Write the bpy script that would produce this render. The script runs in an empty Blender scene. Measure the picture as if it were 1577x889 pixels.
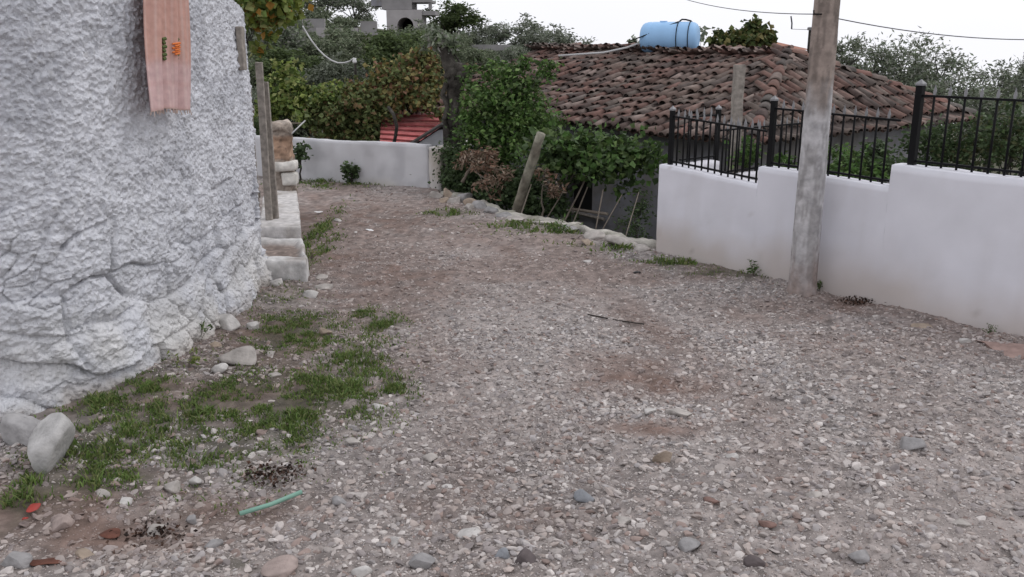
import bpy, math, random
import numpy as np
from mathutils import Vector, Matrix

# ------------------------------------------------------------------ camera, sky, sun, exposure
SC = bpy.context.scene
COL = SC.collection
PITCH = math.radians(15.3); FPX = 1400.0; EYE = 2.2
cd = bpy.data.cameras.new('camera'); cam = bpy.data.objects.new('camera', cd); COL.objects.link(cam)
cam.location = (0, 0, EYE); cam.rotation_euler = (math.pi/2 - PITCH, 0, 0)
cd.sensor_width = 36; cd.lens = 36*FPX/1577; cd.clip_start = .05; cd.clip_end = 2000
SC.camera = cam
W = bpy.data.worlds.new('World'); SC.world = W; W.use_nodes = True
nt = W.node_tree; nt.nodes.clear()
wo = nt.nodes.new('ShaderNodeOutputWorld'); bg = nt.nodes.new('ShaderNodeBackground')
sky = nt.nodes.new('ShaderNodeTexSky'); sky.sky_type = 'NISHITA'; sky.sun_disc = False
sky.sun_elevation = math.radians(50); sky.sun_rotation = math.radians(70)
sky.air_density = 1; sky.dust_density = 3
hs = nt.nodes.new('ShaderNodeHueSaturation'); hs.inputs['Saturation'].default_value = .12
tc = nt.nodes.new('ShaderNodeTexCoord'); ns = nt.nodes.new('ShaderNodeTexNoise')
ns.inputs['Scale'].default_value = 2.2; ns.inputs['Detail'].default_value = 5
mr = nt.nodes.new('ShaderNodeMapRange'); mr.inputs[1].default_value = .35; mr.inputs[2].default_value = .7
mr.inputs[3].default_value = .93; mr.inputs[4].default_value = 1.0
cloud = nt.nodes.new('ShaderNodeMix'); cloud.data_type = 'RGBA'; cloud.inputs[0].default_value = .88
cm = nt.nodes.new('ShaderNodeMix'); cm.data_type = 'RGBA'
cm.inputs[6].default_value = (8.7, 8.8, 9.4, 1); cm.inputs[7].default_value = (9.9, 9.85, 10.3, 1)
nt.links.new(tc.outputs['Generated'], ns.inputs['Vector'])
nt.links.new(ns.outputs['Fac'], mr.inputs[0])
nt.links.new(ns.outputs['Fac'], cm.inputs[0])
nt.links.new(sky.outputs[0], hs.inputs['Color'])
nt.links.new(hs.outputs[0], cloud.inputs[6]); nt.links.new(cm.outputs[2], cloud.inputs[7])
nt.links.new(cloud.outputs[2], bg.inputs[0]); nt.links.new(bg.outputs[0], wo.inputs[0])
bg.inputs[1].default_value = .108
sd = bpy.data.lights.new('sun', 'SUN'); sd.energy = .6; sd.angle = math.radians(25); sd.color = (1, .97, .93)
so = bpy.data.objects.new('sun', sd); COL.objects.link(so)
az, el = math.radians(70), math.radians(50)
so.rotation_euler = Vector((-math.sin(az)*math.cos(el), -math.cos(az)*math.cos(el), -math.sin(el))).to_track_quat('-Z', 'Y').to_euler()
VS = SC.view_settings; VS.view_transform = 'Standard'; VS.look = 'None'; VS.gamma = 1; VS.use_curve_mapping = False
VS.exposure = .12

# ------------------------------------------------------------------ helpers
random.seed(7); RNG = np.random.default_rng(7)
CP, SP = math.cos(PITCH), math.sin(PITCH)
def ray(px, py):
    u = (px-788.5)/FPX; v = (py-444.5)/FPX
    return Vector((u, CP-v*SP, -SP-v*CP))
def at(px, py, Y):
    d = ray(px, py); t = Y/d.y; return Vector((d.x*t, Y, EYE+d.z*t))
def gp(px, py, z=0.0):
    d = ray(px, py); t = (z-EYE)/d.z; return Vector((d.x*t, d.y*t, z))
def mpp(Y): return Y/FPX*1.0          # metres per photo pixel at distance Y

def _h(ix, iy, iz, s):
    n = (ix.astype(np.int64)*374761393 + iy.astype(np.int64)*668265263 + iz.astype(np.int64)*2147483647 + s*1274126177) & 0xffffffff
    n = ((n ^ (n >> 13))*1274126177) & 0xffffffff
    n = ((n ^ (n >> 16))*2246822519) & 0xffffffff
    return ((n ^ (n >> 15)) & 0xffffff)/float(0xffffff)
def vn(P, sc, seed=0):
    P = np.asarray(P, float)*sc
    i = np.floor(P).astype(np.int64); f = P-i; f = f*f*f*(f*(f*6-15)+10)
    x, y, z = i[:, 0], i[:, 1], i[:, 2]; fx, fy, fz = f[:, 0], f[:, 1], f[:, 2]
    r = 0
    for dx in (0, 1):
        for dy in (0, 1):
            for dz in (0, 1):
                r = r + _h(x+dx, y+dy, z+dz, seed)*(fx if dx else 1-fx)*(fy if dy else 1-fy)*(fz if dz else 1-fz)
    return r*2-1
def fbm(P, sc, o=4, seed=0, g=.5):
    r = 0; a = 1; t = 0
    for k in range(o):
        r = r + a*vn(P, sc*2**k, seed+k*17); t += a; a *= g
    return r/t
def p3(x, y, z=None):
    return np.stack([x, y, np.zeros_like(x) if z is None else z], 1)
def voro(U, V, seed=0):
    iu = np.floor(U).astype(np.int64); iv = np.floor(V).astype(np.int64)
    f1 = np.full(U.shape, 9.); f2 = np.full(U.shape, 9.); idr = np.zeros(U.shape)
    z = np.zeros_like(iu)
    for a in (-1, 0, 1):
        for b in (-1, 0, 1):
            cx = iu+a; cy = iv+b
            rx = _h(cx, cy, z, seed); ry = _h(cx, cy, z, seed+5); rid = _h(cx, cy, z, seed+9)
            d = np.hypot(cx+.15+.7*rx-U, cy+.15+.7*ry-V)
            m = d < f1
            f2 = np.where(m, f1, np.minimum(f2, d)); idr = np.where(m, rid, idr); f1 = np.where(m, d, f1)
    return f1, f2, idr
def sstep(a, b, x):
    t = np.clip((x-a)/(b-a), 0, 1); return t*t*(3-2*t)

def mesh_np(name, co, faces, mat=None, parent=None, col=None, smooth=True, nside=None):
    """co (n,3); faces (m,k) array or list of lists"""
    me = bpy.data.meshes.new(name)
    co = np.asarray(co, np.float32)
    if isinstance(faces, np.ndarray):
        m, k = faces.shape
        me.vertices.add(len(co)); me.vertices.foreach_set('co', co.ravel())
        me.loops.add(m*k); me.loops.foreach_set('vertex_index', faces.astype(np.int32).ravel())
        me.polygons.add(m); me.polygons.foreach_set('loop_start', np.arange(0, m*k, k, dtype=np.int32))
        me.polygons.foreach_set('loop_total', np.full(m, k, np.int32))
        me.update(calc_edges=True)
    else:
        me.from_pydata([tuple(map(float, c)) for c in co], [], [tuple(f) for f in faces])
    me.polygons.foreach_set('use_smooth', np.full(len(me.polygons), smooth))
    if col is not None:
        a = me.color_attributes.new('col', 'FLOAT_COLOR', 'POINT')
        c = np.ones((len(co), 4), np.float32); c[:, :3] = col
        a.data.foreach_set('color', c.ravel())
    me.validate()
    o = bpy.data.objects.new(name, me); COL.objects.link(o)
    if mat: me.materials.append(mat)
    if parent: o.parent = parent
    return o
def tag(o, label, cat, group=None, kind=None):
    if label: o['label'] = label
    if cat: o['category'] = cat
    if group: o['group'] = group
    if kind: o['kind'] = kind
    return o
def empty(name, loc, label, cat, group=None, rz=0):
    o = bpy.data.objects.new(name, None); COL.objects.link(o); o.location = loc; o.rotation_euler = (0, 0, rz)
    o.empty_display_size = .1
    return tag(o, label, cat, group)
def dup(o, parent=None):
    c = o.copy(); COL.objects.link(c)
    if parent: c.parent = parent
    for ch in list(o.children): dup(ch, c)
    return c

class MB:
    def __init__(s): s.v = []; s.f = []; s.c = []
    def add(s, v, f, c=None):
        b = len(s.v); s.v += [tuple(x) for x in v]; s.f += [tuple(i+b for i in q) for q in f]
        s.c += [c or (1, 1, 1)]*len(v)
    def box(s, c, size, M=None, col=None):
        x, y, z = [k/2 for k in size]
        v = [Vector((a*x, b*y, d*z)) for d in (-1, 1) for b in (-1, 1) for a in (-1, 1)]
        if M is not None: v = [M @ q for q in v]
        v = [q+Vector(c) for q in v]
        s.add(v, [(0, 2, 3, 1), (4, 5, 7, 6), (0, 1, 5, 4), (2, 6, 7, 3), (0, 4, 6, 2), (1, 3, 7, 5)], col)
    def tube(s, pts, rad, n=8, cap=True, col=None, wob=0, ph=0):
        pts = [Vector(p) for p in pts]
        if not hasattr(rad, '__len__'): rad = [rad]*len(pts)
        V = []; up = None
        for i, p in enumerate(pts):
            d = (pts[min(i+1, len(pts)-1)]-pts[max(i-1, 0)]).normalized()
            if up is None:
                up = Vector((0, 0, 1)) if abs(d.z) < .9 else Vector((1, 0, 0))
            a = d.cross(up).normalized(); b = a.cross(d).normalized(); up = b
            for k in range(n):
                t = 2*math.pi*k/n+ph; r = rad[i]*(1+wob*random.uniform(-1, 1))
                V.append(p+a*math.cos(t)*r+b*math.sin(t)*r)
        F = [(i*n+k, i*n+(k+1) % n, (i+1)*n+(k+1) % n, (i+1)*n+k) for i in range(len(pts)-1) for k in range(n)]
        if cap: F += [tuple(range(n))[::-1], tuple((len(pts)-1)*n+k for k in range(n))]
        s.add(V, F, col)
    def build(s, name, mat, parent=None, smooth=False, bevel=0, usecol=False):
        o = mesh_np(name, np.array(s.v), s.f, mat, parent, np.array(s.c) if usecol else None, smooth)
        if bevel:
            m = o.modifiers.new('b', 'BEVEL'); m.width = bevel; m.segments = 2; m.limit_method = 'ANGLE'
        return o

# ------------------------------------------------------------------ materials
def mat(name, col=(.5, .5, .5), rough=.85, attr=False, var=.25, vscale=6, bump=0, bscale=30, col2=None, metal=0, spec=.3, c2scale=2, c2lo=.45, c2hi=.6, detail=6, bdist=.01, trans=0, attr_gain=1.0, back=False):
    m = bpy.data.materials.new(name); m.use_nodes = True; n = m.node_tree; N = n.nodes; L = n.links
    b = N['Principled BSDF']; b.inputs['Roughness'].default_value = rough; b.inputs['Metallic'].default_value = metal
    b.inputs['Specular IOR Level'].default_value = spec
    tc = N.new('ShaderNodeTexCoord'); vec = tc.outputs['Object']
    if attr:
        a = N.new('ShaderNodeAttribute'); a.attribute_name = 'col'; c = a.outputs['Color']
    else:
        r = N.new('ShaderNodeRGB'); r.outputs[0].default_value = (*col, 1); c = r.outputs[0]
    if col2:
        nz = N.new('ShaderNodeTexNoise'); nz.inputs['Scale'].default_value = c2scale; nz.inputs['Detail'].default_value = detail
        L.new(vec, nz.inputs['Vector'])
        mr = N.new('ShaderNodeMapRange'); mr.inputs[1].default_value = c2lo; mr.inputs[2].default_value = c2hi
        L.new(nz.outputs['Fac'], mr.inputs[0])
        mx = N.new('ShaderNodeMix'); mx.data_type = 'RGBA'; L.new(mr.outputs[0], mx.inputs[0]); L.new(c, mx.inputs[6])
        mx.inputs[7].default_value = (*col2, 1); c = mx.outputs[2]
    if var:
        nz = N.new('ShaderNodeTexNoise'); nz.inputs['Scale'].default_value = vscale; nz.inputs['Detail'].default_value = 8
        L.new(vec, nz.inputs['Vector'])
        mr = N.new('ShaderNodeMapRange'); mr.inputs[1].default_value = .3; mr.inputs[2].default_value = .7
        mr.inputs[3].default_value = 1-var; mr.inputs[4].default_value = 1+var*.6
        L.new(nz.outputs['Fac'], mr.inputs[0])
        mx = N.new('ShaderNodeVectorMath'); mx.operation = 'SCALE'; L.new(c, mx.inputs[0]); L.new(mr.outputs[0], mx.inputs['Scale'])
        c = mx.outputs[0]
    L.new(c, b.inputs['Base Color'])
    if bump:
        nz = N.new('ShaderNodeTexNoise'); nz.inputs['Scale'].default_value = bscale; nz.inputs['Detail'].default_value = 8
        L.new(vec, nz.inputs['Vector'])
        bp = N.new('ShaderNodeBump'); bp.inputs['Strength'].default_value = bump; bp.inputs['Distance'].default_value = bdist
        L.new(nz.outputs['Fac'], bp.inputs['Height']); L.new(bp.outputs[0], b.inputs['Normal'])
    if trans:
        tr = N.new('ShaderNodeBsdfTranslucent'); L.new(c, tr.inputs[0])
        ms = N.new('ShaderNodeMixShader'); ms.inputs[0].default_value = trans
        L.new(b.outputs[0], ms.inputs[1]); L.new(tr.outputs[0], ms.inputs[2])
        L.new(ms.outputs[0], N['Material Output'].inputs['Surface'])
    return m
M = {}
M['leaf'] = mat('leaf', attr=True, rough=.6, var=.15, vscale=3, trans=.25, spec=.25)
M['stone'] = mat('stone', attr=True, rough=.9, var=.3, vscale=14, bump=.5, bscale=60)
M['gravel'] = mat('gravel', attr=True, rough=.9, var=.18, vscale=40)
M['ground'] = mat('ground_earth', attr=True, rough=.95, var=.35, vscale=9, bump=.8, bscale=55, bdist=.015)
M['whitewash'] = mat('whitewash', attr=True, rough=.9, var=.16, vscale=7, bump=1.0, bscale=48, bdist=.02)
M['render_white'] = mat('white_render', attr=True, rough=.85, var=.05, vscale=3, bump=.15, bscale=40, bdist=.004)
M['iron'] = mat('painted_iron', (.008, .008, .009), rough=.6, var=.1, spec=.12)
M['tip'] = mat('silver_paint', (.24, .24, .25), rough=.5, var=.2, metal=.3)
M['bark'] = mat('bark', (.035, .03, .026), rough=.95, var=.5, vscale=14, bump=1, bscale=25, col2=(.085, .078, .068), bdist=.03)
M['greywood'] = mat('weathered_wood', (.30, .27, .24), rough=.9, var=.4, vscale=18, bump=.6, bscale=40)
M['logwood'] = mat('log_wood', (.17, .15, .12), rough=.95, var=.5, vscale=12, bump=.8, bscale=30, col2=(.26, .25, .20))
M['twig'] = mat('twig', (.2, .17, .14), rough=.9, var=.3)
M['tile'] = mat('clay_tile', attr=True, rough=.9, var=.35, vscale=9, bump=.4, bscale=50)
M['wallgrey'] = mat('grey_plaster', (.25, .25, .275), rough=.9, var=.25, vscale=3, bump=.4, bscale=25, col2=(.22, .21, .21))  # grey lowered so the colour carries the shade under the eaves
M['dark'] = mat('dark_interior', (.012, .012, .012), rough=.9, var=0)  # near-black colour stands in for the shade inside openings
M['concrete'] = mat('concrete', (.42, .41, .40), rough=.9, var=.25, vscale=8, bump=.5, bscale=40, col2=(.30, .27, .24))
M['wire'] = mat('wire', (.06, .06, .07), rough=.6, var=0)
M['cable'] = mat('cable_pale', (.5, .5, .5), rough=.6, var=0)

# ------------------------------------------------------------------ terrain
EDGE = [(-1.35, 14.6), (-1.05, 13.3), (-.15, 11.6), (.71, 10.72), (1.5, 9.75)]
W0 = np.array([1.56, 9.62]); WD = np.array([.604, -.797]); WN = np.array([.797, .604])    # front wall line, its direction, its back side
POLY = [(-2.4, 17.5)] + EDGE + [tuple(W0+WN*.12), tuple(W0+WD*9+WN*.12)]
def edge_dist(x, y):
    """signed distance to the road edge, positive beyond it (low side)"""
    best = np.full(x.shape, 1e9); sg = np.zeros(x.shape)
    for (ax, ay), (bx, by) in zip(POLY[:-1], POLY[1:]):
        dx, dy = bx-ax, by-ay; t = np.clip(((x-ax)*dx+(y-ay)*dy)/(dx*dx+dy*dy), 0, 1)
        ex, ey = x-ax-t*dx, y-ay-t*dy; d = np.hypot(ex, ey)
        s = np.where(dx*(y-ay)-dy*(x-ax) > 0, 1., -1.)
        m = d < best-1e-9; best = np.where(m, d, best); sg = np.where(m, s, sg)
    return best*sg
def base_h(x, y):
    e = edge_dist(x, y)
    low = sstep(0, .55, e)
    P = p3(x, y)
    far = -1.25 + np.clip(y-24, 0, 60)*(.012+.068*sstep(.25, -.25, x/np.maximum(y, 1))) + .4*fbm(P, .05, 2, 4)*sstep(24, 40, y)
    far = far-sstep(.22, .40, x/np.maximum(y, 1))*np.clip(y-32, 0, None)*.10-np.clip(y-90, 0, None)*.07
    road = .05*fbm(P, .35, 3, 1)*sstep(2, 5, y+2)
    # beyond the far garden wall the ground falls away a little, then rises as the hill
    back = sstep(16.2, 19.5, y)
    z = road*(1-low) + -1.25*low
    z = z*(1-back)+far*back
    return z
def wall_verge(x, y):   # raised, grassy strip along the house on the left
    return .05*np.exp(-((x+2.4)/.5)**2)*(y < 9)
def _gr():
    L = []
    for px, py, rx, ry in [(130, 690, 50, 50), (200, 680, 60, 60), (150, 745, 60, 26), (260, 660, 80, 50), (330, 640, 80, 60), (400, 640, 80, 60), (470, 620, 70, 45), (540, 610, 55, 35), (300, 700, 70, 30), (230, 610, 50, 25), (350, 700, 60, 26), (440, 680, 55, 25), (540, 560, 50, 30), (590, 500, 28, 18), (20, 800, 35, 40), (365, 868, 20, 10), (560, 480, 20, 12), (430, 460, 40, 14), (480, 400, 18, 30), (475, 370, 14, 40), (150, 640, 50, 20), (610, 590, 30, 20), (200, 745, 40, 16), (70, 760, 40, 30), (450, 520, 60, 30),
                           (540, 281, 90, 5), (820, 352, 55, 8), (860, 356, 40, 6), (1040, 405, 50, 9), (1110, 418, 60, 7), (1165, 425, 30, 6), (940, 380, 50, 6), (690, 330, 30, 4)]:
        a = gp(px, py); b = gp(px, py-ry); c = gp(px+rx, py); L.append((a.x, a.y, max(.05, c.x-a.x), max(.05, b.y-a.y)))
    return L
GRASS = _gr()
def grass_d(x, y):
    g = np.zeros(x.shape)
    for cx, cy, rx, ry in GRASS: g = np.maximum(g, np.exp(-(((x-cx)/rx)**2+((y-cy)/ry)**2)))
    return g
def dirt_d(x, y):
    P = p3(x, y)
    n = fbm(P, .8, 4, 31)
    d = sstep(-.05, .4, n+.10)*(.16+.44*sstep(4.5, 8, y))
    for px, py, rx, ry, a in [(990, 585, .5, .22, 1), (1010, 660, .35, .12, .9), (600, 430, 1.0, 1.3, .8), (560, 340, 1.5, 2.2, .75), (720, 360, .9, 1.2, .55), (520, 400, .7, 1.2, .8), (560, 470, .5, .8, .7), (480, 330, .8, 1.6, .75), (640, 560, .5, .5, .55), (680, 310, 1.0, 1.6, .5), (960, 560, .4, .3, .9), (1030, 600, .3, .14, 1), (60, 790, .7, .4, .8), (330, 790, .6, .25, .75), (450, 600, .5, .5, .8), (1330, 470, .7, .5, .75), (880, 450, .7, .5, .4), (820, 800, .35, .2, .5), (230, 620, .6, .4, .8), (440, 520, .6, .7, .9), (330, 610, .4, .3, .8), (1480, 480, 1.2, .8, .5), (160, 830, .5, .25, .9), (1060, 600, .25, .2, 1), (700, 780, .4, .25, .5), (1200, 480, .9, .5, .5)]:
        c = gp(px, py); d = np.maximum(d, a*np.exp(-(((x-c.x)/rx)**2+((y-c.y)/ry)**2))*(1+.5*vn(P, 6, 3)))
    for line in ([(760, 889), (700, 620), (610, 450), (520, 350), (480, 300)], [(1330, 889), (1130, 600), (930, 450), (700, 350), (560, 302)]):
        q = [gp(*c) for c in line]; best = np.full(x.shape, 9.)
        for a, b in zip(q[:-1], q[1:]):
            ex, ey = b.x-a.x, b.y-a.y; t = np.clip(((x-a.x)*ex+(y-a.y)*ey)/(ex*ex+ey*ey), 0, 1); best = np.minimum(best, np.hypot(x-a.x-t*ex, y-a.y-t*ey))
        d = np.maximum(d, (.30+.25*sstep(5, 8, y))*np.exp(-(best/.24)**2)*(1+.6*vn(P, 2.5, 6)))
    return np.clip(d, 0, 1)
def H(x, y, fine=True):
    x = np.atleast_1d(np.asarray(x, float)); y = np.atleast_1d(np.asarray(y, float))
    z = base_h(x, y)+wall_verge(x, y)
    c = gp(1000, 590); z = z-.035*np.exp(-(((x-c.x+ .5*(y-c.y))/.35)**2+((y-c.y)/.25)**2))
    if fine:
        P = p3(x, y); near = 1-sstep(16, 20, y)
        dd = dirt_d(x, y)
        z = z+near*(.030*fbm(P, 2.6, 4, 8)+(.020-.012*dd)*fbm(P, 16, 3, 9))
    return z
def Hs(x, y): return float(H(x, y, False)[0])

def axis(segs):
    out = [segs[0][0]]
    for a, b, n in segs: out += list(np.linspace(a, b, n+1)[1:])
    return np.array(out)
gx = axis([(-600, -60, 12), (-60, -12, 30), (-12, -4.2, 60), (-4.2, 5.2, 400), (5.2, 14, 60), (14, 60, 30), (60, 600, 12)])
gy = axis([(-60, 0, 10), (0, 2.6, 20), (2.6, 7.5, 300), (7.5, 16, 260), (16, 30, 70), (30, 90, 60), (90, 900, 16)])
GX, GY = np.meshgrid(gx, gy); X = GX.ravel(); Y = GY.ravel()
Z = H(X, Y)
nx, ny = len(gx), len(gy)
I = (np.arange(ny-1)[:, None]*nx+np.arange(nx-1)[None, :]).ravel()
F = np.stack([I, I+1, I+1+nx, I+nx], 1)
P = p3(X, Y)
dd = dirt_d(X, Y); gg = grass_d(X, Y); ed = edge_dist(X, Y)
gravel = np.array([.34, .305, .29]); dirt = np.array([.19, .133, .112]); green = np.array([.05, .065, .028]); soil = np.array([.06, .05, .04])
t = np.clip(.5+1.0*fbm(P, 30, 3, 12)+.5*fbm(P, .7, 3, 14), 0, 1)[:, None]
col = gravel*(.55+.6*t)
col = col*(1-dd[:, None])+dirt*(.8+.4*t)*dd[:, None]
vg = (np.exp(-((X+1.75)/.75)**2)*sstep(7.8, 6.5, Y)*sstep(3.2, 4.2, Y)*sstep(-.45, .25, fbm(P, 2.2, 4, 88))*.6)[:, None]; col = col*(1-vg)+np.array([.11, .085, .068])*(.7+.6*t)*vg
gm = (np.clip(gg*1.3, 0, 1)*.6*sstep(-.5, .3, fbm(P, 5, 3, 89)))[:, None]; col = col*(1-gm)+(green*.5+soil*.6)*gm
lowm = np.maximum(sstep(.1, .5, ed), sstep(16, 17.5, Y))[:, None]; col = col*(1-lowm)+(soil*.8+green*.5)*(.7+.6*t)*lowm
co = np.stack([X, Y, Z], 1)
cx = X[F].mean(1); cy = Y[F].mean(1); ec = edge_dist(cx, cy)
isroad = (cy > 2.6) & (cy < 16) & (ec < 0) & (cx > -4.2) & (cx < 5.2)
def submesh(name, mask):
    f = F[mask]; u, inv = np.unique(f, return_inverse=True)
    o = mesh_np(name, co[u], inv.reshape(f.shape), M['ground'], None, col[u])
    o['kind'] = 'structure'; return o
submesh('road', isroad); submesh('ground', ~isroad)

# ------------------------------------------------------------------ rocks
def ico(sub):
    import bmesh
    bm = bmesh.new(); bmesh.ops.create_icosphere(bm, subdivisions=sub, radius=1)
    v = np.array([q.co[:] for q in bm.verts]); f = np.array([[q.index for q in g.verts] for g in bm.faces]); bm.free()
    return v, f
ICO = {k: ico(k) for k in (1, 2, 3, 4)}
def rock_shape(sub, seed, cut=7, rough=.12):
    r = np.random.default_rng(seed); v, f = ICO[sub]; v = v.copy()
    for k in range(cut):
        n = r.normal(size=3); n /= np.linalg.norm(n); d = r.uniform(.38, .8)
        s = v@n; v = v-np.outer(np.clip(s-d, 0, None)*.97, n)
    if rough: v = v*(1+rough*fbm(v+seed*3.1, 1.6, 4, seed)[:, None])
    return v, f
STONE_COLS = {'white': (.52, .50, .48), 'grey': (.30, .29, .29), 'pale': (.40, .37, .345), 'tan': (.36, .29, .23), 'blue': (.25, .26, .28), 'red': (.22, .14, .12), 'pink': (.36, .29, .265), 'dark': (.12, .10, .10)}
def stone(name, px, py, wpx, hpx, c, label, seed, depth=None, z=None, group=None, sink=.3, rz=None, cat='stone'):
    b = gp(px, py+hpx*.35) if z is None else gp(px, py+hpx*.35, z)
    D = math.hypot(b.y, 2.2); w = wpx*D/FPX/2*1.05; h = max(hpx*D/FPX*.62, .018)
    d = depth or w*.75
    v, f = rock_shape(3, seed, 13, .10)
    v = v*np.array([w, d, h])
    v[:, 2] += h*(1-sink*2)*.6
    cc = np.array(STONE_COLS[c])*(1+.18*fbm(v+seed, 6/max(w, .05)*.2, 3, seed)[:, None])
    o = mesh_np(name, v, f, M['stone'], None, cc, True)
    zz = (Hs(b.x, b.y) if z is None else z)
    o.location = (b.x, b.y, zz); o.rotation_euler = (random.uniform(-.1, .1), random.uniform(-.1, .1), rz if rz is not None else random.uniform(-.35, .35))
    return tag(o, label, cat, group)

# gravel: tens of thousands of pebbles, one mesh per band
def scatter_gravel():
    pts = []
    def band(y0, y1, dens, smin, smax, sub):
        hw = lambda y: .575*y+.25
        A = (hw(y0)+hw(y1))*(y1-y0); n = int(A*dens)
        y = RNG.uniform(y0, y1, n*2); x = RNG.uniform(-hw(y1), hw(y1), n*2); k = np.abs(x) < hw(y); x = x[k][:n]; y = y[k][:n]
        w = 1-.72*dirt_d(x, y)-.6*np.clip(grass_d(x, y)*1.2, 0, 1)
        w *= .62+.5*sstep(-.5, .5, fbm(p3(x, y), 1.3, 3, 55))
        inside = (edge_dist(x, y) < -.04)
        # keep clear of the house on the left
        k = (RNG.uniform(0, 1, len(x)) < w) & inside & (x > -3.3+np.where(y > 4.8, .85, 0))
        x, y = x[k], y[k]
        s = smin+(smax-smin)*RNG.power(.45, len(x))**2.2
        s = smin+(s-smin)
        return x, y, s, sub
    bands = [band(2.9, 4.9, 4200, .006, .033, 2), band(4.9, 6.8, 3600, .007, .032, 2), band(2.9, 4.3, 9000, .003, .007, 1), band(4.3, 6.5, 5000, .0045, .008, 1), band(6.8, 9.5, 1700, .009, .030, 1), band(9.5, 15, 330, .014, .042, 1)]
    PR = {k: [rock_shape(k, 900+j, 9, .12)[0] for j in range(14)] for k in (1, 2)}
    VV = []; FF = []; CC = []; base = 0
    pal = np.array([[.42, .395, .39], [.47, .45, .445], [.36, .34, .335], [.30, .28, .285], [.39, .35, .335], [.55, .53, .525], [.28, .225, .21], [.37, .36, .37], [.44, .41, .40], [.25, .235, .24]])
    for x, y, s, sub in bands:
        n = len(x); z = H(x, y); pid = RNG.integers(0, 14, n); f0 = ICO[sub][1]; protos = PR[sub]
        ang = RNG.uniform(0, 2*np.pi, n); sx = s*RNG.uniform(.85, 1.35, n); sy = s*RNG.uniform(.6, 1.0, n); sz = s*RNG.uniform(.32, .65, n)
        tx = RNG.normal(0, .22, n); ty = RNG.normal(0, .22, n)
        V = np.stack(protos)[pid]                     # n,42,3
        V = V*np.stack([sx, sy, sz], 1)[:, None, :]
        ca, sa = np.cos(ang)[:, None], np.sin(ang)[:, None]
        xx = V[:, :, 0]*ca-V[:, :, 1]*sa; yy = V[:, :, 0]*sa+V[:, :, 1]*ca
        zz = V[:, :, 2]+xx*tx[:, None]+yy*ty[:, None]
        V = np.stack([xx+x[:, None], yy+y[:, None], zz+z[:, None]+sz[:, None]*.02], 2)
        m = V.shape[1]
        FF.append((f0[None]+(base+np.arange(n)*m)[:, None, None]).reshape(-1, 3)); base += n*m
        c = pal[RNG.integers(0, len(pal), n)]*np.array([1.03, 1, .965])*RNG.uniform(.75, 1.2, n)[:, None]*(1+.12*fbm(p3(x, y), .9, 2, 66))[:, None]
        dw = (dirt_d(x, y)*.65)[:, None]; c = c*(1-dw)+np.array([.22, .15, .125])*dw
        CC.append(np.repeat(c, m, 0)); VV.append(V.reshape(-1, 3))
    o = mesh_np('gravel', np.concatenate(VV), np.concatenate(FF), M['gravel'], None, np.concatenate(CC), False)
    tag(o, 'loose pale grey gravel and pebbles covering the village road', 'gravel', kind='stuff')
scatter_gravel()

# ------------------------------------------------------------------ grass
def make_grass():
    n = 60000
    x = np.concatenate([RNG.uniform(-2.9, -.5, n*4), RNG.uniform(-4.5, 4.6, n*6)]); y = np.concatenate([RNG.uniform(3.9, 7.3, n*4), RNG.uniform(7, 15, n*6)])
    g = grass_d(x, y); pn = sstep(-.30, .5, fbm(p3(x, y), 6.5, 5, 77, .65))**1.15
    dens = g**.9*pn*1.3*np.where(y > 9, 1.1, 1)
    k = (RNG.uniform(0, 1, len(x)) < dens*.5) & (edge_dist(x, y) < .15); x, y, g = x[k], y[k], g[k]
    # keep outside of the house wall
    n = len(x); z = H(x, y)
    h = RNG.uniform(.012, .042, n)*(.5+.6*g)*(1+.5*vn(p3(x, y), 3, 5))*np.where(y > 9, 1.4, 1); w = RNG.uniform(.0028, .005, n)*np.where(y > 9, 2, 1)
    a = RNG.uniform(0, 2*np.pi, n); lean = RNG.uniform(.2, 1.5, n)*h; b = RNG.uniform(0, 2*np.pi, n)
    px, py = np.cos(a)*w, np.sin(a)*w; lx, ly = np.cos(b)*lean, np.sin(b)*lean
    V = np.stack([np.stack([x-px, y-py, z-.004], 1), np.stack([x+px, y+py, z-.004], 1),
                  np.stack([x+px*.8+lx*.4, y+py*.8+ly*.4, z+h*.65], 1), np.stack([x-px*.8+lx*.4, y-py*.8+ly*.4, z+h*.65], 1),
                  np.stack([x+lx, y+ly, z+h], 1)], 1)
    b0 = np.arange(n)*5
    F = np.concatenate([np.stack([b0, b0+1, b0+2], 1), np.stack([b0, b0+2, b0+3], 1), np.stack([b0+3, b0+2, b0+4], 1)])
    c = np.array([[.12, .19, .045], [.15, .215, .06], [.20, .22, .085], [.09, .145, .04], [.27, .25, .14]])[RNG.integers(0, 4, n)]*RNG.uniform(.7, 1.25, n)[:, None]
    o = mesh_np('grass', V.reshape(-1, 3), F, M['leaf'], None, np.repeat(c, 5, 0), False)
    tag(o, 'short green grass growing in patches on the road verges', 'grass', kind='stuff')
make_grass()

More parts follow.
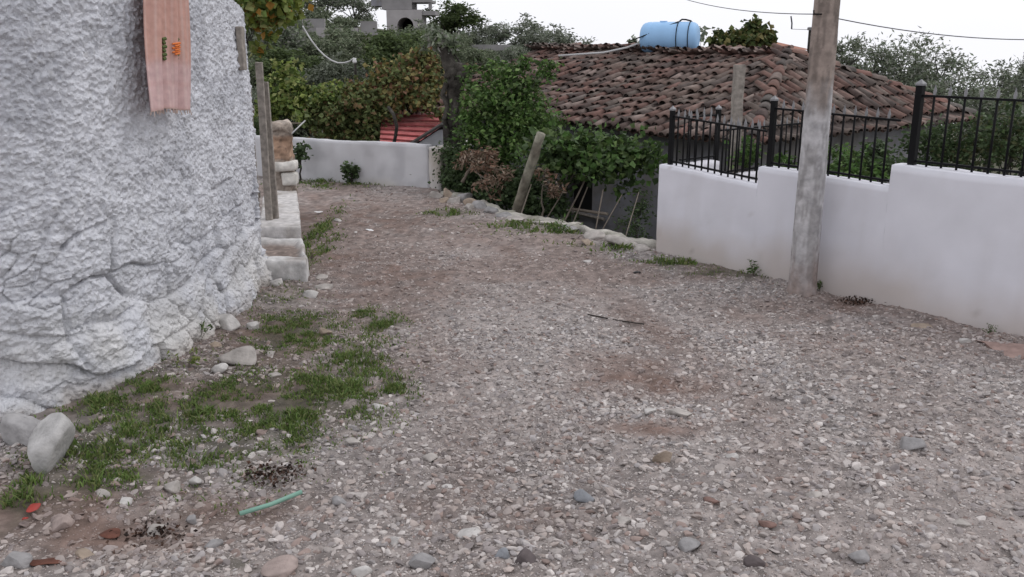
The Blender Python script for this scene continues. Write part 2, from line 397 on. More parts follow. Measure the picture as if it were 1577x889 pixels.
# ------------------------------------------------------------------ foliage
def leaves(pts, size, cols, aspect=.8, droop=.3, fold=.35, rng=None, nrm_out=None):
    """pts (n,3) -> verts, faces, colours of folded leaves"""
    r = rng or RNG; n = len(pts)
    s = size*r.uniform(.6, 1.25, n)
    d = r.normal(size=(n, 3)); d[:, 2] = d[:, 2]*.6-droop; d /= np.linalg.norm(d, axis=1)[:, None]
    q = r.normal(size=(n, 3)); a = np.cross(d, q); a /= np.linalg.norm(a, axis=1)[:, None]; nn = np.cross(a, d)
    L = s[:, None]; Wd = (s*aspect*.5)[:, None]
    tip = pts+d*L; l = pts+d*L*.42+a*Wd+nn*Wd*fold; rr = pts+d*L*.42-a*Wd+nn*Wd*fold
    V = np.stack([pts, rr, tip, l], 1).reshape(-1, 3)
    b = np.arange(n)*4
    F = np.concatenate([np.stack([b, b+1, b+2], 1), np.stack([b, b+2, b+3], 1)])
    c = np.asarray(cols)[r.integers(0, len(cols), n)]*r.uniform(.65, 1.3, n)[:, None]
    return V, F, np.repeat(c, 4, 0)
def clump_pts(blobs, n, r, k=None, sub=.2, shell=.5):
    """blobs: list of (cx,cy,cz,rx,ry,rz,weight) -> leaf points grouped in uneven clumps; returns pts, subcentres"""
    w = np.array([b[6] if len(b) > 6 else b[3]*b[4]*b[5] for b in blobs], float); w /= w.sum()
    K = k or max(12, n//60)
    ids = r.choice(len(blobs), K, p=w); B = np.array([b[:6] for b in blobs])[ids]
    d = r.normal(size=(K, 3)); d /= np.linalg.norm(d, axis=1)[:, None]; rad = r.uniform(shell, 1.0, K)**.7
    ctr = B[:, :3]+d*rad[:, None]*B[:, 3:]
    # uneven outline
    ctr += r.normal(size=(K, 3))*B[:, 3:]*.08
    sz = sub*B[:, 3:].mean(1)*r.uniform(.5, 1.4, K)
    kk = r.choice(K, n, p=(sz/sz.sum())); off = r.normal(size=(n, 3))*.62
    return ctr[kk]+off*sz[kk][:, None]*np.array([1, 1, .8]), ctr
def crown(name, blobs, n, size, cols, parent=None, aspect=.8, seed=1, sub=.25, shell=.45, droop=.3, k=None, mt='leaf'):
    r = np.random.default_rng(seed)
    pts, ctr = clump_pts(blobs, n, r, k, sub, shell)
    V, F, C = leaves(pts, size, cols, aspect, droop, rng=r)
    return mesh_np(name, V, F, M[mt], parent, C, False), ctr
def limb(a, b, seed, bend=.15, n=6):
    r = random.Random(seed); a = Vector(a); b = Vector(b); L = (b-a).length; out = []
    for i in range(n+1):
        t = i/n; p = a.lerp(b, t)
        if 0 < i < n: p += Vector((r.uniform(-1, 1), r.uniform(-1, 1), r.uniform(-.5, .5)))*L*bend*.35
        out.append(p)
    return out
def tree(name, base, top, r0, blobs, n, size, cols, label, cat='tree', group=None, aspect=.8, seed=1, sub=.25, shell=.4, nl=14, barkm='bark', droop=.3, mesh_names=('trunk', 'crown'), limbr=.35):
    """base: world ground point; top: fork; all child coordinates relative to base"""
    e = empty(name, base, label, cat, group)
    b = Vector(base); bl = [(q[0]-b.x, q[1]-b.y, q[2]-b.z)+tuple(q[3:]) for q in blobs]
    c, ctr = crown(mesh_names[1], bl, n, size, cols, e, aspect, seed, sub, shell, droop)
    mb = MB(); tp = Vector(top)-b
    tr = limb((0, 0, -.1), tp, seed, .12)
    mb.tube(tr, [r0*(1.25-.55*i/6) if i else r0*1.5 for i in range(7)], 9, wob=.08)
    r = np.random.default_rng(seed+5); idx = r.choice(len(ctr), min(nl, len(ctr)), replace=False)
    for j, i in enumerate(idx):
        q = tr[-1-(j % 2)]; mb.tube(limb(q, ctr[i], seed*31+j, .2, 4), [r0*limbr*(1-.2*k) for k in range(5)], 5, cap=False)
    mb.build(mesh_names[0], M[barkm], e, True)
    return e

OLIVE = [(.13, .155, .11), (.17, .19, .14), (.10, .125, .08), (.21, .23, .18)]
OLIVE = [tuple(min(.3, c*1.5) for c in q) for q in OLIVE]  # leaf greens lightened, partly in place of distance haze
GREEN = [(.07, .14, .035), (.10, .18, .05), (.055, .105, .028), (.14, .21, .07), (.085, .125, .042)]
DEEP = [(.045, .07, .03), (.06, .095, .04), (.08, .12, .05)]
YELL = [(.22, .27, .07), (.18, .24, .065), (.29, .31, .12), (.13, .19, .05)]
AUT = [(.22, .15, .065), (.25, .21, .08), (.19, .10, .06), (.16, .18, .065), (.28, .25, .10), (.12, .15, .055), (.13, .16, .06), (.11, .14, .06)]
AUTG = [(.12, .15, .055), (.16, .17, .06), (.10, .13, .045), (.19, .13, .065), (.16, .20, .08), (.08, .11, .04)]
DRY = [(.26, .19, .14), (.33, .26, .20), (.18, .12, .085), (.22, .13, .09)]

# ------------------------------------------------------------------ left: whitewashed stone house wall
def spline(pts, n):
    pts = np.array(pts, float); P0 = np.vstack([2*pts[0]-pts[1], pts, 2*pts[-1]-pts[-2]]); out = []
    for i in range(1, len(P0)-2):
        t = np.linspace(0, 1, 40, endpoint=False)[:, None]; a, b, c, d = P0[i-1], P0[i], P0[i+1], P0[i+2]
        out.append(.5*((2*b)+(-a+c)*t+(2*a-5*b+4*c-d)*t*t+(-a+3*b-3*c+d)*t**3))
    out = np.vstack(out+[pts[-1:]]); s = np.r_[0, np.cumsum(np.hypot(*np.diff(out, axis=0).T))]
    q = np.linspace(0, s[-1], n); return np.stack([np.interp(q, s, out[:, 0]), np.interp(q, s, out[:, 1])], 1), q
WALLPTS = [(-5.4, 4.7), (-4.4, 4.88), (-3.35, 5.08), (-2.72, 5.38), (-2.44, 6.0), (-2.36, 6.9), (-2.33, 8.14), (-2.36, 8.27), (-2.5, 8.33), (-3.1, 8.45)]
WC, WS = spline(WALLPTS, 960)
def wall_nrm(C):
    t = np.gradient(C, axis=0); t /= np.linalg.norm(t, axis=1)[:, None]; return np.stack([t[:, 1], -t[:, 0]], 1)
WNR = wall_nrm(WC)
def house_wall():
    nu = len(WS); nv = 420
    cxn = WC[:, 1]
    top = np.interp(WS, [0, WS[-1]*.45, WS[-1]*.78, WS[-1]*.90, WS[-1]], [3.05, 2.9, 2.62, 2.40, 2.36])
    top = top+.03*vn(p3(WS, WS*0), 6, 3)
    tt = np.linspace(0, 1, nv)
    U = np.repeat(WS[:, None], nv, 1); Vz = -.12+tt[None, :]*(top[:, None]+.12)
    u = U.ravel(); v = Vz.ravel(); P = p3(u, v)
    # distorted stone courses
    du = .25*fbm(P, 1.1, 3, 5); dv = .22*fbm(P, 1.3, 3, 6)
    f1, f2, idr = voro((u+du)/.46, (v+dv)/.25, 3)
    g1, g2, idg = voro((u+dv)/.17, (v+du)/.10, 13)
    crack = sstep(.11, .0, f2-f1); dome = sstep(0, .35, f2-f1)
    c2 = sstep(.14, .0, g2-g1)
    lowm = np.clip(sstep(1.75, .75, v+.5*fbm(P, .9, 3, 21)+.12*np.clip(u-2.2, 0, 9)), 0, 1)      # bare stones near the base, thick plaster above
    crackmask = sstep(-.02, .22, fbm(P, 2.4, 4, 41))
    n1 = fbm(P, 6, 5, 51, .62); n2 = fbm(P*np.array([1, .8, 1]), 22, 4, 61, .6); rid = 1-np.abs(fbm(P, 10, 3, 71))*2
    d = .035*fbm(P, 1.2, 3, 2)
    d += lowm*(.018*dome+.075*(idr-.5)-.085*crack*(.12+.88*crackmask)-.022*c2*sstep(.12, .35, fbm(P, 2.6, 3, 43))+.020*(idg-.5))
    n3 = 1-np.abs(fbm(P+.02*n1[:, None], 13, 4, 81, .6))*2.2
    n4 = fbm(P, 45, 3, 91, .6); hi = np.clip(n2, 0, 1)**1.5
    d += (1-lowm*.6)*(.010*n1+.010*n2+.006*rid-.012*n3+.016*n4-.02*hi)+lowm*.006*n4+lowm*(.014*n1+.006*n2-.008*n3)
    # foot of the wall juts out in rounded stones
    d += .09*sstep(.45, .0, v)+.03*sstep(.35, 0, v)*vn(P, 3.2, 91)
    nr = np.repeat(WNR[:, None, :], nv, 1).reshape(-1, 2); C = np.repeat(WC[:, None, :], nv, 1).reshape(-1, 2)
    co = np.stack([C[:, 0]+nr[:, 0]*d, C[:, 1]+nr[:, 1]*d, v+.01*n1], 1)
    white = np.array([.65, .66, .70]); worn = np.array([.47, .48, .52]); dirt = np.array([.36, .31, .26]); warm = np.array([.66, .64, .60])
    m = sstep(.05, .55, fbm(P, 2.2, 4, 101)+.08)[:, None]
    col = white*(1-m*.6)+worn*m*.6
    wm = sstep(.8, .1, v)[:, None]*sstep(-.2, .5, fbm(P, 2.5, 3, 111))[:, None]*.6; col = col*(1-wm)+warm*wm
    dm = (sstep(.25, -.02, v)*.75*sstep(-.4, .3, fbm(P, 5, 3, 121)))[:, None]; col = col*(1-dm)+dirt*dm
    ck = (np.maximum(crack*crackmask, c2*.35*sstep(.12, .35, fbm(P, 2.6, 3, 43)))*lowm)[:, None]*.65; col = col*(1-ck)+np.array([.25, .235, .22])*ck
    dots = sstep(.38, .62, fbm(P, 26, 3, 131))[:, None]*.35; col = col*(1-dots)+np.array([.33, .32, .31])*dots
    # inner side and top
    inner = WC-WNR*.48; kk = np.maximum(WC[:, 1]-7.6, 0)*0+(WS-WS[np.argmin(np.abs(WC[:, 1]-7.6))]).clip(0)
    inner[:, 0] = np.where(kk > 0, -2.83-kk*.12, inner[:, 0]); inner[:, 1] = np.where(kk > 0, 7.6+kk*.22, inner[:, 1])
    ti = np.stack([inner[:, 0], inner[:, 1], top+.0], 1); bi = np.stack([inner[:, 0], inner[:, 1], np.full(nu, -.15)], 1)
    n0 = nu*nv; co = np.vstack([co, ti, bi]); col = np.vstack([col, np.tile(worn, (2*nu, 1))])
    I = (np.arange(nu-1)[:, None]*nv+np.arange(nv-1)[None, :]).ravel()
    F1 = np.stack([I, I+nv, I+nv+1, I+1], 1)
    k = np.arange(nu-1); tp = k*nv+nv-1; tq = (k+1)*nv+nv-1
    F2 = np.stack([tp, tq, n0+k+1, n0+k], 1); F3 = np.stack([n0+k, n0+k+1, n0+nu+k+1, n0+nu+k], 1)
    e = empty('stone_house', (0, 0, 0), 'whitewashed rubble stone house wall with rough lumpy plaster on the left of the road', 'house')
    o = mesh_np('wall', co, np.concatenate([F1, F2, F3]), M['whitewash'], e, col, True)
    # grey timber let into the top of the wall by its end
    p = at(381, 80, 8.02); mb = MB(); mb.box((p.x-.05, p.y, 2.13), (.05, .1, .36)); mb.build('timber_end', M['greywood'], e, bevel=.008)
house_wall()

# cloth hanging on the wall
def cloth():
    M['cloth'] = mat('woven_cloth', attr=True, rough=.95, var=.12, vscale=25, bump=.4, bscale=220, bdist=.003)
    s0 = WS[np.argmin(np.abs(WC[:, 1]-6.05)+10*(WC[:, 0] > -2.2))]; mk = (WC[:, 1] > 6.16) & (WC[:, 1] < 6.72) & (WS < WS[-1]*.8)
    C = WC[mk]; N = WNR[mk]; n = len(C); nu = 60; ii = np.linspace(0, n-1, nu); C = np.stack([np.interp(ii, np.arange(n), C[:, k]) for k in (0, 1)], 1); N = N[n//2]
    zb, zt = 1.755, 2.78; nv = 70; zz = np.linspace(zb, zt, nv)
    U = np.repeat(np.linspace(0, 1, nu)[:, None], nv, 1); Z = np.repeat(zz[None], nu, 0)
    fold = .034*np.sin(U*15+.8*np.sin(Z*2))+.022*np.abs(np.sin(U*14+1+Z*.6))+.006*np.sin(Z*5+U*3)
    shrink = 1-.06*(Z-zb)
    X = C[:, 0][:, None]+N[0]*(.095+fold); Y = C[:, 1].mean()+(C[:, 1][:, None]-C[:, 1].mean())*shrink+N[1]*(.095+fold)-.27+.17*(Z-zb)
    Zs = Z+.012*np.sin(U*5)-.015*U
    P = p3(U.ravel()*10, Z.ravel()*10)
    base = np.array([.52, .31, .26]); pink = np.array([.54, .37, .36]); light = np.array([.66, .52, .48])
    t = sstep(2.12, 2.02, Z.ravel()+.02*vn(P, .6, 4))[:, None]; c = base*(1-t)+pink*t
    st = (np.sin(U.ravel()*60+np.sin(U.ravel()*13)*2) > .72)[:, None]*.35; c = c*(1-st)+light*st
    bd = (np.sin(Z.ravel()*40) > .8)[:, None]*.18; c = c*(1-bd)+np.array([.45, .24, .2])*bd
    e = empty('hanging_cloth', (0, 0, 0), 'faded orange pink woven cloth hanging flat against the whitewashed wall', 'cloth')
    I = (np.arange(nu-1)[:, None]*nv+np.arange(nv-1)[None]).ravel()
    o = mesh_np('cloth_panel', np.stack([X.ravel(), Y.ravel(), Zs.ravel()], 1), np.stack([I, I+nv, I+nv+1, I+1], 1), M['cloth'], e, c, True)
    so = o.modifiers.new('s', 'SOLIDIFY'); so.thickness = .006
    def surf(u, z, off=.016):
        i = u*(nu-1); a = int(min(i, nu-2)); f = i-a
        j = np.clip((z-zb)/(zt-zb)*(nv-1), 0, nv-2); b = int(j)
        return Vector((X[a, b]*(1-f)+X[a+1, b]*f+N[0]*off, Y[a, b]*(1-f)+Y[a+1, b]*f+N[1]*off, z))
    # embroidery: a little orange flower between two green sprigs
    M['thread'] = mat('thread', attr=True, rough=.9, var=.1)
    for (u0, c_, w_, h_) in [(.40, (.10, .14, .05), .05, .15), (.56, (.75, .22, .06), .10, .08), (.70, (.10, .14, .05), .06, .15)]:
        mb = MB()
        for k in range(6):
            z = 2.14+(k-2.5)*h_/6; ww = w_*(1 if k % 2 else .55)
            p = surf(u0-.5*ww, z+.0); q = surf(u0+.5*ww, z+.006)
            mb.tube([p, q], h_/13, 5, col=c_)
        mb.build('flower_motif' if w_ > .05 else 'leaf_motif', M['thread'], e, usecol=True)
    mb = MB()
    for k in range(30):
        u = k/29; p = surf(min(u, .995), zb+.004, 0); p.z = Zs[int(u*(nu-1)), 0]+.004
        if k: mb.tube([pp_, p], .002, 4)
        pp_ = p
        mb.tube([p, p+Vector((random.uniform(-.006, .006), random.uniform(-.01, .01), -random.uniform(.02, .04)))], .003, 4)
    mb.build('fringe', mat('fringe', (.5, .38, .33), var=.2), e)
    for u in (.03, .97):
        mb = MB(); p = surf(u, 2.75, -.10); mb.tube([p, surf(u, 2.76, .02)], .006, 6); mb.build('nail', M['iron'], e)
cloth()

# ------------------------------------------------------------------ rough blocks (steps, pier, walls)
def rough_block(name, quad, z0, z1, m, parent=None, amp=.012, res=.03, col=(.5, .48, .46), col2=(.36, .32, .28), rnd=.03, topf=None, seed=1, cm=None, nsc=5, ends=True):
    """quad: four plan points, in order; a closed block with rounded noisy faces"""
    Q = np.array(quad, float); L1 = max(np.hypot(*(Q[1]-Q[0])), np.hypot(*(Q[2]-Q[3]))); L2 = max(np.hypot(*(Q[3]-Q[0])), np.hypot(*(Q[2]-Q[1])))
    na, nb, nc = [max(3, int(l/res)) for l in (L1, L2, z1-z0)]
    V = []; F = []; idx = {}
    def vid(a, b, c):
        k = (a, b, c)
        if k not in idx: idx[k] = len(V); V.append(k)
        return idx[k]
    for a in range(na):
        for b in range(nb):
            F.append([vid(a, b, nc), vid(a+1, b, nc), vid(a+1, b+1, nc), vid(a, b+1, nc)]); F.append([vid(a, b, 0), vid(a, b+1, 0), vid(a+1, b+1, 0), vid(a+1, b, 0)])
    for a in range(na):
        for c in range(nc):
            F.append([vid(a, 0, c), vid(a+1, 0, c), vid(a+1, 0, c+1), vid(a, 0, c+1)]); F.append([vid(a, nb, c), vid(a, nb, c+1), vid(a+1, nb, c+1), vid(a+1, nb, c)])
    for b in range(nb):
        for c in range(nc):
            F.append([vid(0, b, c), vid(0, b, c+1), vid(0, b+1, c+1), vid(0, b+1, c)]); F.append([vid(na, b, c), vid(na, b+1, c), vid(na, b+1, c+1), vid(na, b, c+1)])
    A = np.array(V, float); a = A[:, 0]/na; b = A[:, 1]/nb; c = A[:, 2]/nc
    xy = (Q[0]*((1-a)*(1-b))[:, None]+Q[1]*(a*(1-b))[:, None]+Q[2]*(a*b)[:, None]+Q[3]*((1-a)*b)[:, None])
    z = z0+(z1-z0)*c
    co = np.stack([xy[:, 0], xy[:, 1], z], 1)
    ctr = co.mean(0)
    # round the edges
    da = np.minimum(a, 1-a)*L1; db = np.minimum(b, 1-b)*L2; dc = np.minimum(c, 1-c)*(z1-z0)
    if not ends: da = da+9
    ds = np.sort(np.stack([da, db, dc], 1), 1); e = np.clip(1-ds[:, 1]/max(rnd, 1e-4), 0, 1)
    dirn = np.stack([(a-.5)*2, (b-.5)*2, (c-.5)*2], 1); dir_w = co-ctr
    if not ends: ax_ = (Q[1]-Q[0])/np.hypot(*(Q[1]-Q[0])); pr = dir_w[:, 0]*ax_[0]+dir_w[:, 1]*ax_[1]; dir_w[:, 0] -= pr*ax_[0]; dir_w[:, 1] -= pr*ax_[1]; e = e*(c > .5)
    dir_w /= np.maximum(np.linalg.norm(dir_w, axis=1), 1e-6)[:, None]
    co = co-dir_w*(e**2*rnd*.45)[:, None]
    nz = np.stack([fbm(co, nsc, 4, seed+k*7) for k in range(3)], 1)
    co = co+nz*amp*2
    if topf is not None: co[:, 2] += topf(a, b)*(c > .999)
    m_ = sstep(-.1, .5, fbm(co, 4, 4, seed+50))[:, None]; C = np.array(col)*(1-m_)+np.array(col2)*m_
    if cm is not None: C = cm(a, b, c, co, C)
    o = mesh_np(name, co, np.array(F), m, parent, C, True)
    if not ends:
        me = o.data; ne = len(me.edges); ev = np.empty(ne*2, np.int32); me.edges.foreach_get('vertices', ev); ev = ev.reshape(-1, 2)
        ex = ((A[ev, 0] == 0).all(1)) | ((A[ev, 0] == na).all(1)); at_ = me.attributes.new('sharp_edge', 'BOOLEAN', 'EDGE'); at_.data.foreach_set('value', ex)
    return o

def steps():
    e = empty('stone_steps', (0, 0, 0), 'two worn pale concrete steps rising to the gateway beside the whitewashed wall', 'steps')
    Q = [(-2.30, 8.16), (-1.88, 8.14), (-2.15, 9.17), (-2.75, 9.2)]
    hol = lambda a, b: -.06*sstep(.1, .25, a)*sstep(.97, .82, a)*sstep(.16, .34, b)*sstep(.97, .82, b)
    def cm(a, b, c, co, C):
        w = (sstep(.12, .28, a)*sstep(.95, .8, a)*sstep(.2, .36, b)*sstep(.95, .8, b)*(c > .99))[:, None]
        return C*(1-w)+np.array([.30, .24, .21])*(.7+.6*np.clip(vn(co, 30, 3), 0, 1))[:, None]*w
    rough_block('lower_step', Q, -.1, .235, M['stone'], e, .012, .02, (.60, .59, .58), (.38, .35, .33), .035, hol, 3, cm)
    Q = [(-2.62, 9.2), (-2.17, 9.18), (-2.74, 11.5), (-3.15, 11.5)]
    rough_block('upper_step', Q, -.1, .345, M['stone'], e, .009, .03, (.55, .53, .52), (.36, .33, .30), .022, None, 5)
steps()
def pier():
    p0 = at(419, 250, 11.6); p1 = at(449, 250, 11.6)
    x0, x1 = p0.x, p1.x
    e = empty('gate_pier', (x1, 11.6, 0), 'crumbling rubble and brick gate pier at the top of the steps', 'pier')
    def q(s=0): return [(x0-x1-s-.1, 0-s), (s, -s), (s-.06, .42+s), (x0-x1-s-.1, .42+s)]
    def cm(a, b, c, co, C):
        f1, f2, idr = voro((co[:, 0]+co[:, 1])/.13, co[:, 2]/.08, 4); k = sstep(.1, 0, f2-f1)[:, None]
        C = C*(.65+.6*idr)[:, None]; w = (sstep(.78, .82, c+.05*vn(co, 8, 2))*.0+sstep(.5, .56, c)*sstep(.86, .8, c))[:, None]
        C = C*(1-w)+np.array([.36, .24, .17])*(.7+.5*idr)[:, None]*w
        return C*(1-k*.5)+np.array([.1, .08, .07])*k*.5
    rough_block('masonry', q(), .2, 1.17, M['stone'], e, .032, .02, (.42, .36, .31), (.30, .25, .21), .05, None, 8, cm, nsc=7)
    rough_block('white_stone', [(x0-x1-.02, -.07), (.05, -.09), (.04, .2), (x0-x1, .2)], .58, .70, M['stone'], e, .012, .025, (.68, .66, .62), (.5, .48, .44), .04, None, 9)
    rough_block('white_stone', [(x0-x1+.1, -.05), (.06, -.07), (.04, .2), (x0-x1+.1, .2)], .39, .565, M['stone'], e, .012, .025, (.66, .64, .60), (.5, .48, .44), .05, None, 10)
pier()
def gate():
    e = empty('wooden_gate', (-2.62, 9.6, .34), 'tall weathered grey timber gate frame standing open at the head of the steps', 'gate')
    for (px, w, ztop, zb, Y) in [(406, .07, 1.98, .0, 9.55), (414, .075, 1.78, 0, 9.65)]:
        p = at(px+3, 250, Y); mb = MB(); mb.box((p.x+2.62, Y-9.6, (ztop-.34)/2), (w, .05, ztop-.34), Matrix.Rotation(random.uniform(-.01, .01), 3, 'Y')); mb.build('post', M['greywood'], e, bevel=.006)
    mb = MB()
    for k in range(6): mb.box((-.16-.11*k, .12, .72), (.10, .025, 1.35))
    for z in (.25, 1.15): mb.box((-.45, .15, z), (.7, .03, .08))
    mb.build('door_leaf', M['greywood'], e, bevel=.004)
    mb = MB(); p = Vector((.06, .02, .0)); mb.tube([p+Vector((.0, 0, -.02)), p+Vector((.03, .06, .28))], .01, 5); mb.build('prop_stick', M['twig'], e)
gate()

# ------------------------------------------------------------------ far garden wall
def far_wall():
    A = np.array([-4.6, 15.35]); B = np.array([-1.27, 13.85]); d = (B-A)/np.hypot(*(B-A)); n = np.array([-d[1], d[0]])
    if n[1] < 0: n = -n
    def cm(a, b, c, co, C):
        P = co; st = sstep(.3, .0, c+.2*fbm(P, 2, 3, 5))[:, None]*.55
        C = C*(1-st)+np.array([.40, .36, .27])*st
        s2 = sstep(.1, .5, fbm(P*np.array([1, 1, .3]), 2.2, 4, 15))[:, None]*.35
        return C*(1-s2)+np.array([.38, .37, .38])*s2
    e = empty('garden_wall', (0, 0, 0), 'low whitewashed wall at the far bend of the road with a rusty stained foot', 'wall')
    Q = [tuple(A), tuple(B), tuple(B+n*.16), tuple(A+n*.16)]
    rough_block('wall', Q, -.15, .66, M['render_white'], e, .010, .05, (.56, .56, .58), (.46, .46, .48), .03, None, 21, cm, nsc=3)
    Q = [tuple(B+d*.01-n*.02), tuple(B+d*.22-n*.02), tuple(B+d*.24+n*1.0), tuple(B+n*1.0+d*.02)]
    rough_block('end_pillar', Q, -.3, .635, M['render_white'], e, .010, .05, (.54, .52, .50), (.44, .40, .35), .03, None, 22, cm, nsc=3)
    for k, (px, py, hh, lab) in enumerate([(462, 277, .66, 'thin dark leafy sapling growing against the left part of the far white wall'), (541, 279, .36, 'small dark bush at the foot of the far white wall'), (690, 290, .3, 'low ragged weed beside the end pillar of the far wall')]):
        b = gp(px, py+4); r = .12 if k != 2 else .16
        bl = [(b.x+.05, b.y, hh*.78, r*.8, r, hh*.22), (b.x, b.y, hh*.45, r*.5, r*.6, hh*.25, .0006)]
        if k: bl = [(b.x, b.y, hh*.55, r*.8, r*.8, hh*.42)]
        tree('sapling' if k == 0 else ('bush' if k == 1 else 'weed'), (b.x, b.y, 0), (b.x+.03, b.y, hh*.6), .016, bl, 240 if k < 2 else 120, .07, DEEP, lab, 'plant', seed=31+k, sub=.5, nl=5, mesh_names=('stem', 'foliage'))
far_wall()

# ------------------------------------------------------------------ right: stepped white wall
def wp(s, off=0): return W0+WD*s+WN*off
def white_wall():
    e = empty('boundary_wall', (0, 0, 0), 'stepped white rendered boundary wall running along the right side of the road', 'wall')
    def cm(a, b, c, co, C):
        sv = sstep(.1, .5, fbm(co*np.array([1, 1, .12]), 8, 3, 45))[:, None]*.14; C = C*(1-sv)+np.array([.48, .46, .46])*sv
        s = sstep(.50, .0, co[:, 2]+.3*fbm(co, 1.6, 4, 5))[:, None]*.8
        C = C*(1-s)+np.array([.50, .44, .40])*s
        s2 = sstep(.22, .55, fbm(co*np.array([1, 1, .45]), 1.5, 4, 15))[:, None]*.08
        C = C*(1-s2)+np.array([.52, .50, .52])*s2
        s4 = (sstep(.30, .62, fbm(co, 5, 4, 35))*sstep(.6, .1, co[:, 2]))[:, None]*.3; C = C*(1-s4)+np.array([.42, .37, .34])*s4
        s3 = sstep(.86, .92, vn(co, 14, 25))[:, None]*.5; return C*(1-s3)+np.array([.34, .30, .28])*s3
    segs = [(0, 1.28, .935, .865), (1.28, 2.62, 1.045, 1.015), (2.62, 9, 1.205, 1.205)]
    for k, (a, b, za, zb) in enumerate(segs):
        Q = [tuple(wp(a)), tuple(wp(b)), tuple(wp(b, .2)), tuple(wp(a, .2))]
        o = rough_block('wall_section', Q, -1.3 if k == 0 else -.4, 1.0, M['render_white'], e, .004, .05, (.70, .70, .755), (.67, .67, .72), .012, None, 41, cm, nsc=3, ends=False)
        me = o.data; n = len(me.vertices); co = np.empty(n*3, np.float32); me.vertices.foreach_get('co', co); co = co.reshape(-1, 3)
        s = (co[:, 0]-W0[0])*WD[0]+(co[:, 1]-W0[1])*WD[1]; zt = np.interp(s, [a, b], [za, zb])
        lo = -1.3 if k == 0 else -.4
        co[:, 2] = np.where(co[:, 2] > .3, .3+(co[:, 2]-.3)*(zt-.3)/.7, co[:, 2]); me.vertices.foreach_set('co', co.ravel()); me.update()
    # return wall running back from the corner
    for (o0, o1, z0, z1) in [(.2, .78, .93, .93), (.78, 2.6, .74, .74)]:
        Q = [tuple(wp(0, o0)), tuple(wp(.16, o0)), tuple(wp(.16, o1)), tuple(wp(0, o1))]
        rough_block('return_wall', Q, -1.3, z0, M['render_white'], e, .004, .05, (.70, .69, .74), (.62, .61, .65), .03, None, 43, cm, nsc=3)
white_wall()

def baluster_mesh(h):
    mb = MB(); mb.tube([(0, 0, -.02), (0, 0, h)], .0095, 6); return mb
def railing(name, label, p0, p1, hp, hr, nb, posts=(1, 0), post_r=.024, off=(0, 0), tip_s=1.0):
    """p0,p1: 3-D ends on the wall top; hp post height, hr rail height"""
    p0 = Vector(p0); p1 = Vector(p1); e = empty(name, p0, label, 'railing', 'black iron railings on the white wall'); d = p1-p0
    yaw = math.atan2(d.y, d.x); e.rotation_euler = (0, 0, yaw); L = math.hypot(d.x, d.y); sl = d.z/L
    first = None
    for k, on in enumerate(posts):
        if not on: continue
        x = k*L; mb = MB(); mb.box((0, 0, hp/2-.02), (post_r*2, post_r*2, hp)); o = mb.build('post', M['iron'], e, bevel=.003); o.location = (x, 0, sl*x)
        mb = MB(); r = post_r*1.15
        mb.add([(-r, -r, hp-.02), (r, -r, hp-.02), (r, r, hp-.02), (-r, r, hp-.02), (-r, -r, hp-.005), (r, -r, hp-.005), (r, r, hp-.005), (-r, r, hp-.005), (0, 0, hp+.03)],
               [(3, 2, 1, 0), (0, 1, 5, 4), (1, 2, 6, 5), (2, 3, 7, 6), (3, 0, 4, 7), (4, 5, 8), (5, 6, 8), (6, 7, 8), (7, 4, 8)])
        mb.build('post_cap', M['tip'], o)
    for z in (hr, .035):
        mb = MB(); a = Vector((0, 0, z)); b = Vector((L, 0, z+sl*L)); mb.tube([a, b], .013, 4, ph=math.pi/4); mb.build('rail', M['iron'], e)
    rod = None
    for i in range(nb):
        x = (i+1)*L/(nb+1)
        if rod is None:
            rod = o = baluster_mesh(hr).build('baluster', M['iron'], e, True)
            t = MB(); s = tip_s; zz = hr+.0
            t.add([(-.007, -.006, zz), (.007, -.006, zz), (.007, .006, zz), (-.007, .006, zz), (-.014*s, -.004, zz+.035), (.014*s, -.004, zz+.035), (.014*s, .004, zz+.035), (-.014*s, .004, zz+.035), (0, 0, zz+.095*s)],
                  [(3, 2, 1, 0), (0, 1, 5, 4), (1, 2, 6, 5), (2, 3, 7, 6), (3, 0, 4, 7), (4, 5, 8), (5, 6, 8), (6, 7, 8), (7, 4, 8)])
            t.build('spear_tip', M['tip'], o)
        else: o = dup(rod, e)
        o.location = (x, 0, sl*x)
    return e
def v3(p, z): return (float(p[0]), float(p[1]), z)
railing('railing', 'lowest black iron railing on the front wall, between the wall corner and the second step', v3(wp(.06, .1), .93), v3(wp(1.27, .1), .868), .58, .50, 13, (1, 0), .022)
railing('railing', 'middle black iron railing on the front wall, directly behind the utility pole', v3(wp(1.33, .1), 1.044), v3(wp(2.60, .1), 1.016), .63, .54, 11, (1, 0))
railing('railing', 'tallest and nearest black iron railing, on the highest section of the front wall', v3(wp(2.74, .1), 1.206), v3(wp(5.6, .1), 1.206), .66, .56, 22, (1, 1), .028)
railing('railing', 'short return railing between the corner post and the next post behind it', v3(wp(.08, .22), .932), v3(wp(.08, .80), .932), .56, .48, 4, (0, 1), .022)
railing('railing', 'rear lower railing running back across the yard on the return wall', v3(wp(.08, .86), .742), v3(wp(.08, 2.55), .742), .60, .50, 15, (0, 1), .022)

